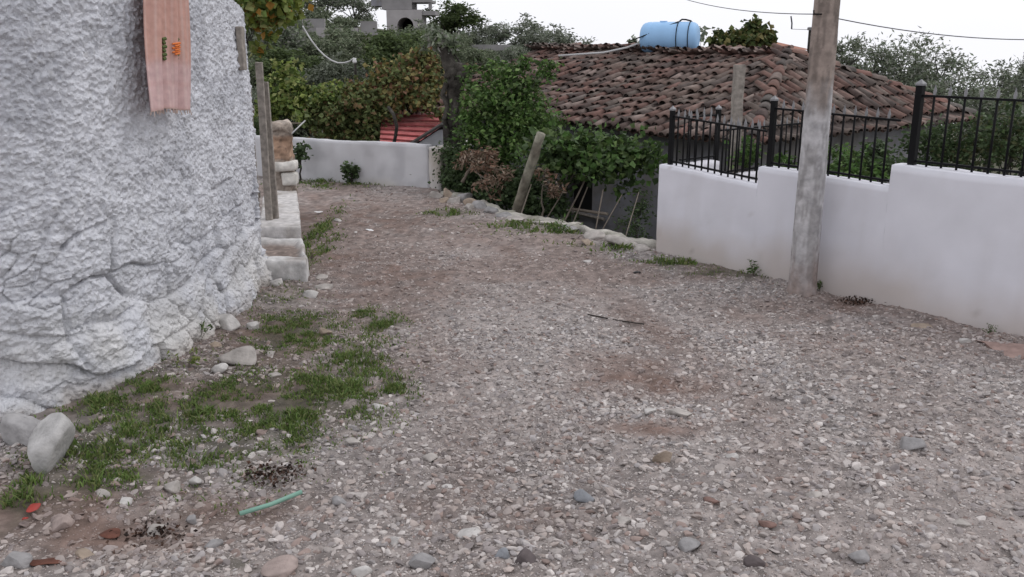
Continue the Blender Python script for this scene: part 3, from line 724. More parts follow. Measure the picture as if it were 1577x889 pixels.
# ------------------------------------------------------------------ utility pole, wires
def pole():
    b = Vector((2.60, 7.86, 0)); h = 6.2
    e = empty('utility_pole', b, 'tall round utility pole with flaking whitewash standing against the white wall', 'pole')
    nz, na = 420, 40; z = np.linspace(-.1, h, nz); th = np.linspace(0, 2*np.pi, na, endpoint=False)
    Z = np.repeat(z, na); T = np.tile(th, nz); r = .122-.012*np.clip(Z, 0, 3)/1.0*.6-.003*np.clip(Z-3, 0, 9)
    P = np.stack([np.cos(T)*.35, np.sin(T)*.35, Z], 1)
    r = r+.006*fbm(P, 5, 4, 3)+.018*sstep(.14, -.02, Z)*(.6+.4*vn(P, 6, 9))
    co = np.stack([r*np.cos(T), r*np.sin(T), Z], 1)
    white = np.array([.47, .46, .47]); wood = np.array([.25, .205, .18]); grey = np.array([.30, .29, .29]); dirt = np.array([.26, .19, .16])
    up = sstep(1.55, 1.95, Z+.25*fbm(P, 3, 3, 8))[:, None]
    fl = sstep(-.02, .12, fbm(P*np.array([1, 1, .45]), 9, 5, 18))[:, None]
    c = white*(1-fl*.75)+grey*fl*.75; c = c*(1-up)+wood*(.8+.4*fl)*up
    dm = (sstep(.55, .0, Z+.3*fbm(P, 4, 3, 28))*.8)[:, None]; c = c*(1-dm)+dirt*dm
    I = np.array([[i*na+k, i*na+(k+1) % na, (i+1)*na+(k+1) % na, (i+1)*na+k] for i in range(nz-1) for k in range(na)])
    o = mesh_np('shaft', co, I, M['stone'], e, c, True)
    mb = MB(); top = [(0.11*math.cos(t), .11*math.sin(t), h) for t in th]; mb.add(top, [tuple(range(na))]); mb.build('top_cap', M['greywood'], e)
    mb = MB()
    p = at(1258, 22, 7.75)-b; mb.tube([p+Vector((.08, .05, 0)), p+Vector((-.03, -.02, 0)), p+Vector((-.035, -.02, .03))], .007, 6); mb.build('wire_hook', M['iron'], e)
pole()
def wire(name, pts, r, label, m='wire', cat='wire', sag=0, n=16):
    out = []
    for i in range(len(pts)-1):
        a, b = Vector(pts[i]), Vector(pts[i+1])
        for k in range(n):
            t = k/n; p = a.lerp(b, t); p.z -= sag*4*t*(1-t); out.append(p)
    out.append(Vector(pts[-1])); mb = MB(); mb.tube(out, r, 5)
    return tag(mb.build(name, M[m], None, True), label, cat)
wire('overhead_wire', [at(1000, -22, 14), at(1256, 22, 7.8)], .004, 'thin overhead wire running from the pole away over the tiled roof', sag=.10)
wire('overhead_wire', [at(1258, 22, 7.8), at(1700, 56, 9.5)], .0045, 'thin overhead wire running from the pole to the right across the sky', sag=.10)

# ------------------------------------------------------------------ edge of the road: rough kerb stones above the drop
def road_edge():
    r = random.Random(4); pts = [Vector((a, b, 0)) for a, b in EDGE[1:]]; k = 0
    pos = [(795, 338, 42, 9), (838, 343, 46, 10), (876, 350, 42, 11), (915, 360, 44, 13), (958, 370, 64, 20), (905, 372, 20, 8), (775, 333, 30, 8), (988, 378, 30, 12), (858, 345, 26, 7)]
    for i, (px, py, w, h) in enumerate(pos):
        lab = ['narrow flat kerb stone just right of the leaning log', 'long flat kerb stone, second right of the leaning log', 'flat mossy kerb stone in the middle of the drop edge', 'tilted kerb stone beside the big slab', 'largest flat slab on the drop edge next to the white wall corner', 'small block lying before the kerb stones', 'first kerb stone at the foot of the leaning log', 'last kerb stone touching the white wall corner', 'short kerb stone wedged between two longer ones'][i]
        o = stone('kerb_stone', px, py, w, h, ['pale', 'pale', 'grey', 'pale', 'pale', 'tan', 'grey', 'pale', 'grey'][i], lab, 200+i, depth=.16 if i < 4 else .2, group='flat stones along the drop edge', rz=-.62 if i < 5 else .2, sink=.28)
    # retaining wall face below the edge
    mb_co = []
    L = EDGE[1:]; e = None
    for j in range(len(L)-1):
        a = np.array(L[j]); b = np.array(L[j+1]); d = (b-a)/np.hypot(*(b-a)); n = np.array([-d[1], d[0]]); n = n if n[1] > 0 else -n
        if e is None: e = empty('retaining_wall', (0, 0, 0), 'rough dry stone retaining wall below the edge of the road', 'wall')
        def cm(a_, b_, c_, co, C):
            f1, f2, idr = voro((co[:, 0]-co[:, 1])/.25, co[:, 2]/.14, 6); return C*(.75+.4*idr)[:, None]*(1-.5*(sstep(.12, 0, f2-f1)*(c_ < .97))[:, None])
        rough_block('wall_section', [tuple(a), tuple(b), tuple(b+n*.2), tuple(a+n*.2)], -1.4, .045, M['stone'], e, .03, .04, (.42, .40, .36), (.28, .27, .22), .05, None, 61+j, cm)
road_edge()
pile = [(672, 303, 22, 9), (690, 300, 24, 12), (706, 297, 20, 12), (715, 306, 30, 13), (699, 311, 26, 9), (728, 314, 26, 12), (741, 318, 24, 13), (755, 325, 20, 10), (722, 323, 22, 8), (683, 311, 18, 7)]
plab = ['leftmost small stone of the rubble pile by the far bend', 'rounded pale stone near the left end of the rubble pile', 'topmost pale stone of the rubble pile', 'biggest stone in the middle of the rubble pile', 'low flat stone in front of the rubble pile', 'pale stone right of the middle of the rubble pile', 'large stone near the right end of the rubble pile', 'rightmost stone of the rubble pile, by the dark bush', 'small flat stone at the foot of the pile on its right', 'small stone at the foot of the pile on its left']
for i, (px, py, w, h) in enumerate(pile):
    stone('rubble_stone', px, py-2, w*1.25, h*1.7, ['pale', 'tan', 'grey', 'grey'][i % 4], plab[i], 300+i, group='stones of the rubble pile by the far bend')

# loose stones in the foreground
loose = [
 (66, 697, 80, 105, 'white', 'large whitish boulder standing on edge before the house wall'),
 (12, 682, 66, 78, 'grey', 'grey boulder half hidden behind the large whitish boulder'),
 (372, 552, 72, 32, 'pale', 'long pale stone lying by the foot of the house wall'),
 (416, 549, 32, 13, 'pale', 'small pale flat stone touching the right end of the long stone'),
 (340, 574, 38, 16, 'white', 'whitish flat stone in front of the long pale stone'),
 (350, 502, 42, 32, 'white', 'white lump of stone tight against the wall foot'),
 (389, 504, 26, 20, 'white', 'small white upright stone right of the white lump'),
 (424, 580, 24, 9, 'pale', 'thin pale stone lying in the brown earth near the grass'),
 (330, 540, 26, 14, 'tan', 'small tan stone wedged behind the long pale stone'),
 (476, 454, 36, 13, 'white', 'nearest flat slab stone at the foot of the steps'),
 (500, 443, 34, 10, 'pale', 'middle flat slab stone beside the foot of the steps'),
 (496, 430, 32, 9, 'pale', 'farthest flat slab stone beside the lower step'),
 (498, 507, 28, 14, 'tan', 'brownish stone alone on the earth in front of the steps'),
 (430, 440, 26, 18, 'white', 'white rounded stone tucked at the left foot of the lower step'),
 (102, 808, 56, 34, 'pink', 'pinkish wedge shaped stone near the lower left corner'),
 (192, 777, 34, 18, 'white', 'whitish rounded stone below the grass patch'),
 (30, 866, 60, 40, 'grey', 'large grey stone in the lower left corner'),
 (242, 812, 40, 22, 'pale', 'pale stone beside the rusty dark scraps'),
 (296, 800, 24, 14, 'grey', 'small grey stone left of the green pipe'),
 (266, 750, 34, 20, 'pale', 'pale stone at the lower border of the grass'),
 (440, 874, 70, 30, 'pink', 'broad pinkish stone at the bottom border of the road'),
 (896, 762, 42, 22, 'blue', 'smooth bluish grey cobble in the middle foreground'),
 (727, 818, 46, 14, 'white', 'long thin whitish stone in the middle foreground'),
 (605, 831, 22, 24, 'white', 'small pointed white stone in the foreground'),
 (771, 854, 28, 26, 'blue', 'light blue grey stone near the bottom middle'),
 (812, 860, 56, 30, 'dark', 'dark flat stone at the bottom middle beside the blue grey stone'),
 (1022, 697, 34, 36, 'tan', 'lumpy tan stone on the brown earth patch'),
 (1400, 681, 44, 28, 'grey', 'round grey cobble alone on the right of the road'),
 (1180, 803, 30, 12, 'red', 'dark red flat stone on the right foreground gravel'),
 (1095, 769, 26, 17, 'red', 'reddish brown stone near the middle right foreground'),
 (585, 623, 28, 11, 'white', 'bright white chip at the right border of the grass'),
 (545, 676, 30, 16, 'pale', 'pale stone in the gravel right of the grass'),
 (1045, 634, 52, 13, 'pale', 'row like pale stone lying just below the brown hollow'),
 (1000, 632, 26, 11, 'white', 'small white stone left below the brown hollow'),
 (1487, 528, 22, 12, 'white', 'small white stone beside the big reddish slab by the wall'),
 (1420, 505, 34, 11, 'tan', 'flat tan stone near the foot of the white wall'),
 (1160, 860, 34, 26, 'dark', 'dark stone at the bottom border right of the middle'),
 (1060, 838, 40, 22, 'grey', 'grey stone near the bottom right of the middle'),
 (650, 862, 44, 20, 'grey', 'grey stone at the bottom border left of the middle'),
 (560, 878, 34, 18, 'white', 'white stone at the bottom border beside the pinkish stone'),
 (905, 401, 14, 5, 'white', 'tiny bright white scrap of stone in the middle of the far road'),
 (548, 356, 14, 5, 'white', 'tiny white chip on the road beyond the steps'),
 (520, 338, 16, 5, 'white', 'farther tiny white chip on the road beyond the steps'),
 (160, 768, 26, 14, 'pale', 'small pale stone left of the whitish rounded stone under the grass'),
 (130, 858, 40, 18, 'tan', 'flat tan stone above the bottom border at lower left'),
 (330, 836, 34, 16, 'grey', 'grey stone below the green pipe'),
 (520, 770, 30, 15, 'grey', 'grey stone in the gravel right of the green pipe'),
 (300, 740, 22, 12, 'white', 'tiny white stone at the edge of the lower grass'),
 (660, 700, 28, 14, 'pale', 'pale cobble left of the middle foreground'),
 (690, 745, 24, 12, 'white', 'white chip above the long thin whitish stone'),
 (1250, 760, 34, 14, 'pale', 'pale flat stone on the right foreground gravel'),
 (1320, 850, 40, 18, 'grey', 'grey flat stone near the bottom right'),
 (1480, 800, 34, 16, 'pale', 'pale stone near the right border low down'),
 (1130, 700, 26, 12, 'white', 'white chip right of the brown hollow'),
 (960, 800, 30, 14, 'pale', 'pale stone right below the bluish cobble'),
]
for i, (px, py, w, h, c, lab) in enumerate(loose):
    if i < 2:
        b = gp(px, py+h*.48); D = b.y; v, f = rock_shape(4, 541+i*7, 6, .03); v = v*(1+.05*fbm(v, 4, 4, 9, .6)[:, None]); v = v*np.array([w*D/FPX*.58, .13, h*D/FPX*.56]); v[:, 2] += h*D/FPX*.36
        cc = np.array([.45, .44, .43] if i == 0 else [.38, .37, .37])*(1+.15*fbm(v, 9, 4, i)[:, None])
        o = mesh_np('boulder', v, f, M['stone'], None, cc, True); o.location = (b.x, b.y+.1+.1*i, Hs(b.x, b.y)); o.rotation_euler = (-.25, 0, .25); tag(o, lab, 'boulder')
    else: stone('stone', px, py, w, h, c, lab, 400+i)
# reddish rock slab by the wall, right border
def slab():
    b = gp(1548, 545); v, f = rock_shape(4, 77, 8, .12); v = v*np.array([.42, .30, .12])
    cc = np.array([.34, .24, .21])*(1+.35*fbm(v, 8, 4, 3)[:, None]); o = mesh_np('rock_slab', v, f, M['stone'], None, cc, True); o.location = (b.x+.08, b.y+.02, .0); o.rotation_euler = (.1, -.1, -.7)
    tag(o, 'broad reddish rock slab lying at the foot of the white wall on the right', 'rock')
slab()

# ------------------------------------------------------------------ litter
def litter():
    M['pipe'] = mat('green_pipe', (.20, .36, .29), rough=.5, var=.15)
    a = gp(370, 800); b = gp(418, 787); c = gp(465, 769)
    mb = MB(); mb.tube([a+Vector((0, 0, .03)), b+Vector((0, 0, .035)), c+Vector((0, 0, .04))], .0115, 8); tag(mb.build('plastic_pipe', M['pipe'], None, True), 'short length of pale green plastic pipe lying on the gravel', 'pipe')
    red = mat('red_plastic', (.32, .045, .035), rough=.5, var=.2); rust = mat('rusty_scrap', (.12, .05, .035), rough=.9, var=.4, vscale=20)
    whitep = mat('white_scrap', (.7, .7, .7), rough=.7, var=.1); blk = mat('black_scrap', (.015, .015, .017), rough=.6, var=.1)
    def scrap(name, px, py, w, h, m, lab, cat, seed, th=.006):
        p = gp(px, py); D = p.y; r = np.random.default_rng(seed); n = 9; W_, H_ = w*D/FPX/2, h*D/FPX/2/.42
        t = np.linspace(0, 2*np.pi, n, endpoint=False); rr = r.uniform(.6, 1.1, n)
        V = [(0, 0, .02)]+[(W_*rr[i]*math.cos(t[i]), H_*rr[i]*math.sin(t[i]), r.uniform(-.004, .022)) for i in range(n)]
        o = mesh_np(name, np.array(V), [(0, i+1, (i+1) % n+1) for i in range(n)], m, None, None, True); o.location = (p.x, p.y, Hs(p.x, p.y)+.012)
        s = o.modifiers.new('s', 'SOLIDIFY'); s.thickness = th; s2 = o.modifiers.new('u', 'SUBSURF'); s2.levels = s2.render_levels = 2
        tag(o, lab, cat)
    scrap('plastic_scrap', 54, 800, 24, 16, red, 'crumpled red plastic scrap in the grass at lower left', 'litter', 1)
    scrap('plastic_scrap', 42, 818, 14, 8, red, 'tiny red scrap below the bigger red one', 'litter', 2)
    scrap('metal_scrap', 172, 832, 52, 20, rust, 'curled rusty dark scrap lying on the earth at lower left', 'litter', 3)
    scrap('metal_scrap', 70, 880, 70, 14, rust, 'long rusty scrap at the bottom left border', 'litter', 4)
    scrap('plastic_scrap', 490, 327, 18, 6, whitep, 'white plastic scrap on the far road near the pier', 'litter', 5)
    scrap('plastic_scrap', 570, 355, 16, 5, whitep, 'white paper scrap in the middle of the far road', 'litter', 6)
    scrap('black_scrap', 981, 420, 16, 8, blk, 'small black plastic scrap on the road before the wall corner', 'litter', 7)
    for i, (px, py, n, lab) in enumerate([(420, 735, 70, 'heap of dark dead leaves between the grass and the gravel'), (1320, 468, 60, 'dark clump of dead leaves at the foot of the white wall'), (240, 832, 40, 'few dark dead leaves beside the rusty scrap')]):
        p = gp(px, py); n *= 3; r = np.random.default_rng(i+70); q = np.stack([r.normal(0, .09, n), r.normal(0, .06, n), r.uniform(.0, .03, n)], 1)
        V, F, C = leaves(q, .025, [(.03, .02, .016), (.05, .03, .022), (.09, .05, .035)], .7, 0, rng=r)
        o = mesh_np('dead_leaves', V, F, M['leaf'], None, C, False); o.location = (p.x, p.y, Hs(p.x, p.y)+.01); tag(o, lab, 'dead leaves', kind='stuff')
    for i, (pts, lab) in enumerate([([(905, 488), (950, 497), (992, 503)], 'thin dark stick lying across the middle of the road'), ([(1325, 655), (1300, 652)], 'tiny twig on the gravel right of the middle')]):
        mb = MB(); q = [gp(*p)+Vector((0, 0, .02)) for p in pts]; mb.tube(q, .006, 5); tag(mb.build('stick', M['bark'], None), lab, 'stick')
    for i, (px, py, s, lab) in enumerate([(1525, 513, .06, 'low green weed at the wall foot near the reddish slab'), (1556, 508, .1, 'upright small green weed against the white wall by the slab'), (1262, 443, .08, 'spiky green weed at the right foot of the utility pole'), (1160, 420, .13, 'grassy green weed at the wall foot left of the pole'), (480, 395, .10, 'small yellowish green weed beside the steps'), (290, 575, .12, 'dry straggly weed at the foot of the house wall'), (12, 620, .14, 'leafy green weed behind the boulders'), (860, 356, .16, 'low leafy weed on the drop edge'), (310, 530, .14, 'thin weed in the angle of the wall foot')]):
        b = gp(px, py+5); r = np.random.default_rng(i+170); n = 60
        e = empty('weed', (b.x, b.y, Hs(b.x, b.y)), lab, 'weed')
        mb = MB(); tips = []
        for k in range(9):
            t = Vector((random.gauss(0, s*.6), random.gauss(0, s*.5), s*random.uniform(.6, 1.3))); mb.tube([(0, 0, 0), t*.5+Vector((0, 0, s*.15)), t], .0018, 4); tips.append(t)
        mb.build('stem', M['twig'], e)
        q = np.array([list(tips[k % 9]*r.uniform(.3, 1)) for k in range(n)])+r.normal(0, s*.08, (n, 3)); q[:, 2] = np.abs(q[:, 2])
        V, F, C = leaves(q, s*.35, GREEN if i not in (4, 5) else YELL, .4, -.2, rng=r); mesh_np('foliage', V, F, M['leaf'], e, C, False)
litter()

# ------------------------------------------------------------------ the tile roofed house below the road
HC = np.array([3.15, 12.0]); HD = np.array([.77, .64]); HE = np.array([-.64, .77])     # near corner of the eaves, short side, long side
HA, HB, HL = 3.15, 1.7, 7.9; ZE, ZR = .90, 1.99
def hp(s, a): q = HC+HE*s+HD*a; return float(q[0]), float(q[1])
def roof_z(s, a):
    """height of the roof skin at plan coordinates s (along), a (across)"""
    s = np.asarray(s, float); a = np.asarray(a, float)
    k = np.minimum(np.minimum(a/HA, (2*HA-a)/HA), s/HB)
    z = ZE+(ZR-ZE)*np.clip(k, -.1, 1)
    P = np.stack([s, a, s*0], -1).reshape(-1, 3)
    return z+.05*fbm(P, .8, 2, 4).reshape(np.shape(z))*1.0-.05*np.sin(np.clip(s/HL, 0, 1)*np.pi)*np.clip(k, 0, 1)
def tile_house():
    e = empty('tiled_house', (*hp(0, 0), -1.25), 'low old house with a sagging hipped roof of reddish brown barrel tiles, below the road', 'house')
    ox, oy = hp(0, 0); oz = -1.25
    rel = lambda v: np.asarray(v, float)-np.array([ox, oy, oz])
    # walls
    ins = .42; corners = [(ins, ins), (HL-.3, ins), (HL-.3, 2*HA-ins), (ins, 2*HA-ins)]
    wins = [(4.35, .62)]
    mb = MB()
    P = [Vector((*hp(s, a), 0)) for s, a in corners]
    def wallface(s0, s1, z0, z1, a=ins, th=.02, m=mb):
        q0 = Vector((*hp(s0, a), 0)); q1 = Vector((*hp(s1, a), 0)); i = Vector((HD[0], HD[1], 0))*.3
        v = [q0, q1, q1+i, q0+i]; m.add([rel((p.x, p.y, z0)) for p in v]+[rel((p.x, p.y, z1)) for p in v], [(3, 2, 1, 0), (4, 5, 6, 7), (0, 1, 5, 4), (1, 2, 6, 5), (2, 3, 7, 6), (3, 0, 4, 7)])
    # window position from the photograph, on the plane a = ins
    def on_plane(px, py):
        d = ray(px, py); n = Vector((HD[0], HD[1], 0)); p0 = Vector((*hp(0, ins), 0)); o = Vector((0, 0, EYE)); t = (p0-o).dot(n)/d.dot(n); p = o+d*t
        return (p.x-HC[0])*HE[0]+(p.y-HC[1])*HE[1], p.z
    s1, zt = on_plane(868, 268); s0, zb = on_plane(912, 330); s0, s1 = min(s0, s1), max(s0, s1); zt = min(zt, .45); zb = -.62
    wallface(ins, s0, oz-.1, ZE-.02); wallface(s1, HL-.3, oz-.1, ZE-.02); wallface(s0, s1, oz-.1, zb); wallface(s0, s1, zt, ZE-.02)
    i3 = Vector((HE[0], HE[1], 0))*.3
    for sa in (ins, HL-.6):
        q0 = Vector((*hp(sa, ins+.3), 0)); q1 = Vector((*hp(sa, 2*HA-ins), 0)); v = [q0, q0+i3, q1+i3, q1]
        mb.add([rel((p.x, p.y, oz-.1)) for p in v]+[rel((p.x, p.y, ZE-.02)) for p in v], [(3, 2, 1, 0), (4, 5, 6, 7), (0, 1, 5, 4), (1, 2, 6, 5), (2, 3, 7, 6), (3, 0, 4, 7)])
    mb.build('wall', M['wallgrey'], e)
    # window: near-black block standing in for the unlit room, frame and sill
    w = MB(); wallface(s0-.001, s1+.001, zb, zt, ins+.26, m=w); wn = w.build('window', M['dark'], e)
    f = MB(); A = Vector((*hp(s0, ins+.05), 0)); B = Vector((*hp(s1, ins+.05), 0))
    for (p, q) in [((A, zb), (A, zt)), ((B, zb), (B, zt)), ((A, zt-.02), (B, zt-.02))]:
        f.tube([rel((p[0].x, p[0].y, p[1])), rel((q[0].x, q[0].y, q[1]))], .03, 4, ph=.78)
    f.build('frame', M['greywood'], wn)
    sl = MB(); A = Vector((*hp(s0-.35, ins-.06), 0)); B = Vector((*hp(s1+.1, ins-.06), 0)); sl.tube([rel((A.x, A.y, zb)), rel((B.x, B.y, zb+.03))], .03, 6); sl.build('sill', M['greywood'], wn)
    # deck under the tiles
    dk = MB(); R0 = (HB, HA); R1 = (HL, HA)
    def q(s, a, dz=0): return rel((*hp(s, a), float(roof_z(s, a))+dz))
    N = 14
    co = []; 
    ss = np.linspace(0.02, HL, 60); aa = np.linspace(0.02, 2*HA-.02, 46); S, A_ = np.meshgrid(ss, aa); Z = roof_z(S, A_)-.035
    X = HC[0]+HE[0]*S+HD[0]*A_; Y = HC[1]+HE[1]*S+HD[1]*A_
    I = (np.arange(45)[:, None]*60+np.arange(59)[None]).ravel()
    dko = mesh_np('roof_deck', rel(np.stack([X.ravel(), Y.ravel(), Z.ravel()], 1)), np.stack([I, I+1, I+61, I+60], 1), mat('roof_timber', (.06, .045, .04), var=.3), e, None, False)
    sm = dko.modifiers.new('s', 'SOLIDIFY'); sm.thickness = .06; sm.offset = -1 if False else 1
    sm.offset = -1
    # tiles
    pal = np.array([[.150, .088, .074], [.18, .108, .090], [.115, .073, .063], [.21, .14, .12], [.155, .122, .108], [.075, .055, .05], [.29, .23, .205], [.12, .107, .098], [.19, .105, .088], [.09, .078, .072], [.06, .046, .042]])
    TV = []; TF = []; TC = []; base = [0]; r = np.random.default_rng(12)
    ns_ = 7
    def tile(c, dn, rt, nm, L, w0, w1, flip, colr):
        """c centre of lower end; dn unit down-slope; rt unit across; nm normal"""
        T = np.linspace(0, np.pi, ns_); V = []
        for (t_, w_) in ((0., w1), (.5, (w0+w1)/2), (1., w0)):
            ctr = c-dn*L*t_
            for th in T:
                for rad in (w_, ):
                    V.append(ctr+rt*math.cos(th)*rad+nm*(math.sin(th)*rad*.85*(-1 if flip else 1)))
        # rim thickness at the lower end
        for th in T: V.append(c+rt*math.cos(th)*w1*.80+nm*(math.sin(th)*w1*.66*(-1 if flip else 1)))
        b = base[0]; F = []
        for i in range(2):
            for k in range(ns_-1): F.append((b+i*ns_+k, b+i*ns_+k+1, b+(i+1)*ns_+k+1, b+(i+1)*ns_+k))
        for k in range(ns_-1): F.append((b+k, b+3*ns_+k, b+3*ns_+k+1, b+k+1))
        TV.extend(V); TF.extend(F); TC.extend([colr]*len(V)); base[0] += len(V)
    def P3(s, a): return np.array([*hp(s, a), float(roof_z(s, a))])
    def patchcol(s, a):
        m = fbm(np.array([[s, a, 0.]]), .9, 3, 5)[0]
        c = pal[r.integers(0, len(pal))]*r.uniform(.82, 1.12); c = c*.75+np.array([.155, .105, .09])*.25
        if m > .18 and r.random() < .6: c = c*.5+np.array([.17, .14, .12])*.5
        return c
    def face(dir_down, spots, step_u, expo):
        for (s, a, sign) in spots:
            p = P3(s, a); ds, da = dir_down; h = .15
            q_ = P3(s+ds*h, a+da*h); dn = q_-p; dn /= np.linalg.norm(dn)
            rt = np.array([*(HE*da-HD*ds), 0.]) if True else None
            rt = rt/np.linalg.norm(rt); 
            an = r.normal(0, .12); dn2 = dn*math.cos(an)+rt*math.sin(an); rt2 = rt*math.cos(an)-dn*math.sin(an); nm = np.cross(rt2, dn2); nm = nm if nm[2] > 0 else -nm
            rise = .042+r.uniform(-.010, .03)
            lift = dn2*0
            dn3 = dn2+nm*(-.0)                       # tail kicked up over the tile below
            dn3 = dn2+nm*r.uniform(.02, .17); dn3 /= np.linalg.norm(dn3)
            c = p+nm*(rise if sign else .035)+rt*r.normal(0, .008)
            tile(c+dn3*.0, dn3, rt2, nm, .36, .050, .070, not sign, patchcol(s, a))
    u = .165; ex = .26; hs_ = math.hypot(HA, ZR-ZE)/HA
    spots = []
    # long face towards the road: runs down -a
    for i in range(int(HL/u)+1):
        s = i*u
        amax = HA if s > HB else HA*s/HB
        for j in range(17):
            a = -.10+j*ex/hs_+r.normal(0, .012)
            if a > amax-.02: break
            spots.append((s+r.normal(0, .008), a, True)); spots.append((s+u/2, a+.05, False))
    face((0, -1), spots, u, ex)
    spots = []
    for i in range(int(2*HA/u)+1):
        a = i*u; smax = HB*min(a, 2*HA-a)/HA; hs2 = math.hypot(HB, ZR-ZE)/HB
        for j in range(17):
            s = -.10+j*ex/hs2+r.normal(0, .012)
            if s > smax-.02: break
            spots.append((s, a+r.normal(0, .008), True)); spots.append((s+.05, a+u/2, False))
    face((-1, 0), spots, u, ex)
    spots = []      # rear face
    for i in range(int(HL/u)+1):
        s = i*u; amax = HA if s > HB else HA*s/HB
        for j in range(17):
            a = -.10+j*ex/hs_
            if a > amax-.02: break
            spots.append((s, 2*HA-a, True)); spots.append((s+u/2, 2*HA-a-.05, False))
    face((0, 1), spots, u, ex)
    mesh_np('roof_tiles', rel(np.array(TV)), np.array(TF), M['tile'], e, np.array(TC), True)
    # ridge and hip caps
    TV.clear(); TF.clear(); TC.clear(); base[0] = 0
    def caps(A, B, n):
        for i in range(n):
            t = i/n; p = P3(*(np.array(A)*(1-t)+np.array(B)*t)); q_ = P3(*(np.array(A)*(1-(t+1/n))+np.array(B)*(t+1/n)))
            dn = q_-p; L = np.linalg.norm(dn); dn /= L; dn = dn+np.array([0, 0, .06]); rt = np.cross(dn, [0, 0, 1]); rt /= np.linalg.norm(rt)
            tile(p+dn*L*1.1+np.array([0, 0, .045+r.uniform(0, .02)]), dn, rt*1.0, np.array([0, 0, 1.]), .42, .075, .10, False, pal[r.integers(0, len(pal))]*r.uniform(.8, 1.25))
    caps((HL, HA), (HB, HA), 21); caps((HB, HA), (0, 0), 12); caps((HB, HA), (0, 2*HA), 12)
    mesh_np('ridge_caps', rel(np.array(TV)), np.array(TF), M['tile'], e, np.array(TC), True)
    return e
tile_house()

# water tank on the ridge
def tank():
    a = at(988, 58, 17.6); b = at(1076, 58, 17.2); c = (a+b)/2; ax = (b-a); L = ax.length; ax.normalize()
    e = empty('water_tank', (c.x, c.y, 1.94), 'light blue plastic water tank lying on its side on the roof ridge', 'water tank')
    M['blue'] = mat('blue_plastic', (.30, .52, .80), rough=.5, var=.08, vscale=3, spec=.4)
    R = .28; e.rotation_euler = (0, 0, math.atan2(ax.y, ax.x))
    prof = [(-.5, 0), (-.498, .45), (-.49, .70), (-.465, .85), (-.43, .94), (-.38, .985), (-.33, 1.0), (-.32, .985), (-.30, .985), (-.29, 1), (0, 1.0), (.11, 1), (.12, .985), (.14, .985), (.15, 1), (.33, 1), (.38, .985), (.43, .94), (.465, .85), (.49, .70), (.498, .45), (.5, 0)]
    nn = 40; V = []; F = []
    for x, r_ in prof:
        for k in range(nn): t = 2*math.pi*k/nn; V.append((x*L, math.cos(t)*R*max(r_, .001), R+.02+math.sin(t)*R*max(r_, .001)))
    for i in range(len(prof)-1):
        for k in range(nn): F.append((i*nn+k, i*nn+(k+1) % nn, (i+1)*nn+(k+1) % nn, (i+1)*nn+k))
    mesh_np('tank_body', np.array(V), F, M['blue'], e, None, True)
    def ring(x, r0=.008):
        pts = [(x*L, math.cos(t)*(R+.008), R+.02+math.sin(t)*(R+.008)) for t in np.linspace(0, 2*math.pi, 33)]; mb = MB(); mb.tube(pts, r0, 6); mb.build('strap', M['iron'], e, True)
    ring(.16); ring(.36)
    mb = MB(); mb.tube([(.16*L, 0, 2*R+.03), (.2*L, 0, 2*R+.06), (.27*L, 0, 2*R+.055), (.36*L, 0, 2*R+.03)], .016, 6)
    mb.tube([(.16*L, -.1, 2*R+.02), (-.1*L, -R*.75, R*1.65), (-.45*L, -R*1.02, R*1.1), (-.62*L, -R, R*.9)], .012, 6); mb.build('hose', M['iron'], e, True)
    mb = MB(); mb.tube([(-.12*L, 0, 2*R+.0), (-.12*L, 0, 2*R+.035)], .07, 16); mb.build('lid', M['blue'], e)
    mb = MB(); mb.box((-.3*L, 0, .0), (.08, .62, .07)); mb.box((.3*L, 0, 0), (.08, .62, .07)); mb.build('cradle', M['greywood'], e)
    pp = [(-.5*L, -.2, .2), (-.7*L, -.25, .12), (-1.1*L, -.3, .03), (-1.9*L, -.42, -.03)]; mb = MB(); mb.tube(pp, .02, 6); mb.build('pipe', M['cable'], e, True)
tank()

# ------------------------------------------------------------------ posts in front of the roof
def post_at(name, pxb, pyb, pxt, pyt, Yb, Yt, r0, r1, m, label, cat='post', n=10, wob=.06, ph=0, down=0):
    a = at(pxb, pyb, Yb); b = at(pxt, pyt, Yt); d = (a-b).normalized(); a0 = a+d*down
    e = MB(); pts = [a0.lerp(b, k/12)-a0 for k in range(13)]
    pts = [p+Vector((random.gauss(0, r0*.05), random.gauss(0, r0*.05), 0)) for p in pts]
    e.tube(pts, [r0+(r1-r0)*k/12 for k in range(13)], n, wob=wob, ph=ph); o = e.build(name, M[m], None, n > 6); o.location = a0
    return tag(o, label, cat)
post_at('wooden_post', 1133, 205, 1139, 100, 10.9, 10.9, .085, .082, 'greywood', 'square weathered timber post standing in front of the tiled roof', n=4, wob=.01, ph=math.pi/4, down=1.6)
post_at('leaning_log', 793, 332, 833, 206, 11.9, 11.55, .07, .06, 'logwood', 'thick weathered log leaning to the right at the edge of the road', 'log', down=.6)
M['logwood']
for i, (a, b, Yq, r_, lab) in enumerate([((880, 320), (909, 262), 11.9, .013, 'pale leaning stick crossing the dark window'), ((889, 328), (905, 288), 11.8, .011, 'short stick just right of the one crossing the window'), ((918, 350), (929, 292), 11.2, .010, 'thin upright stick in front of the grey plaster'), ((930, 350), (958, 300), 11.1, .009, 'thin stick leaning right near the wall corner'), ((802, 332), (818, 284), 11.6, .011, 'thin stick behind the leaning log'), ((862, 304), (884, 268), 12.0, .009, 'thin stick at the left side of the dark window'), ((978, 316), (984, 296), 11.0, .007, 'short pale stick close to the white wall corner')]):
    post_at('stick', *a, *b, Yq, Yq+.15, r_, r_*.8, 'twig', lab, 'stick', n=6, down=.5)
post_at('rail_pole', 880, 322, 936, 330, 12.1, 11.7, .022, .022, 'twig', 'nearly level pale pole lying across below the window', 'pole', n=6)

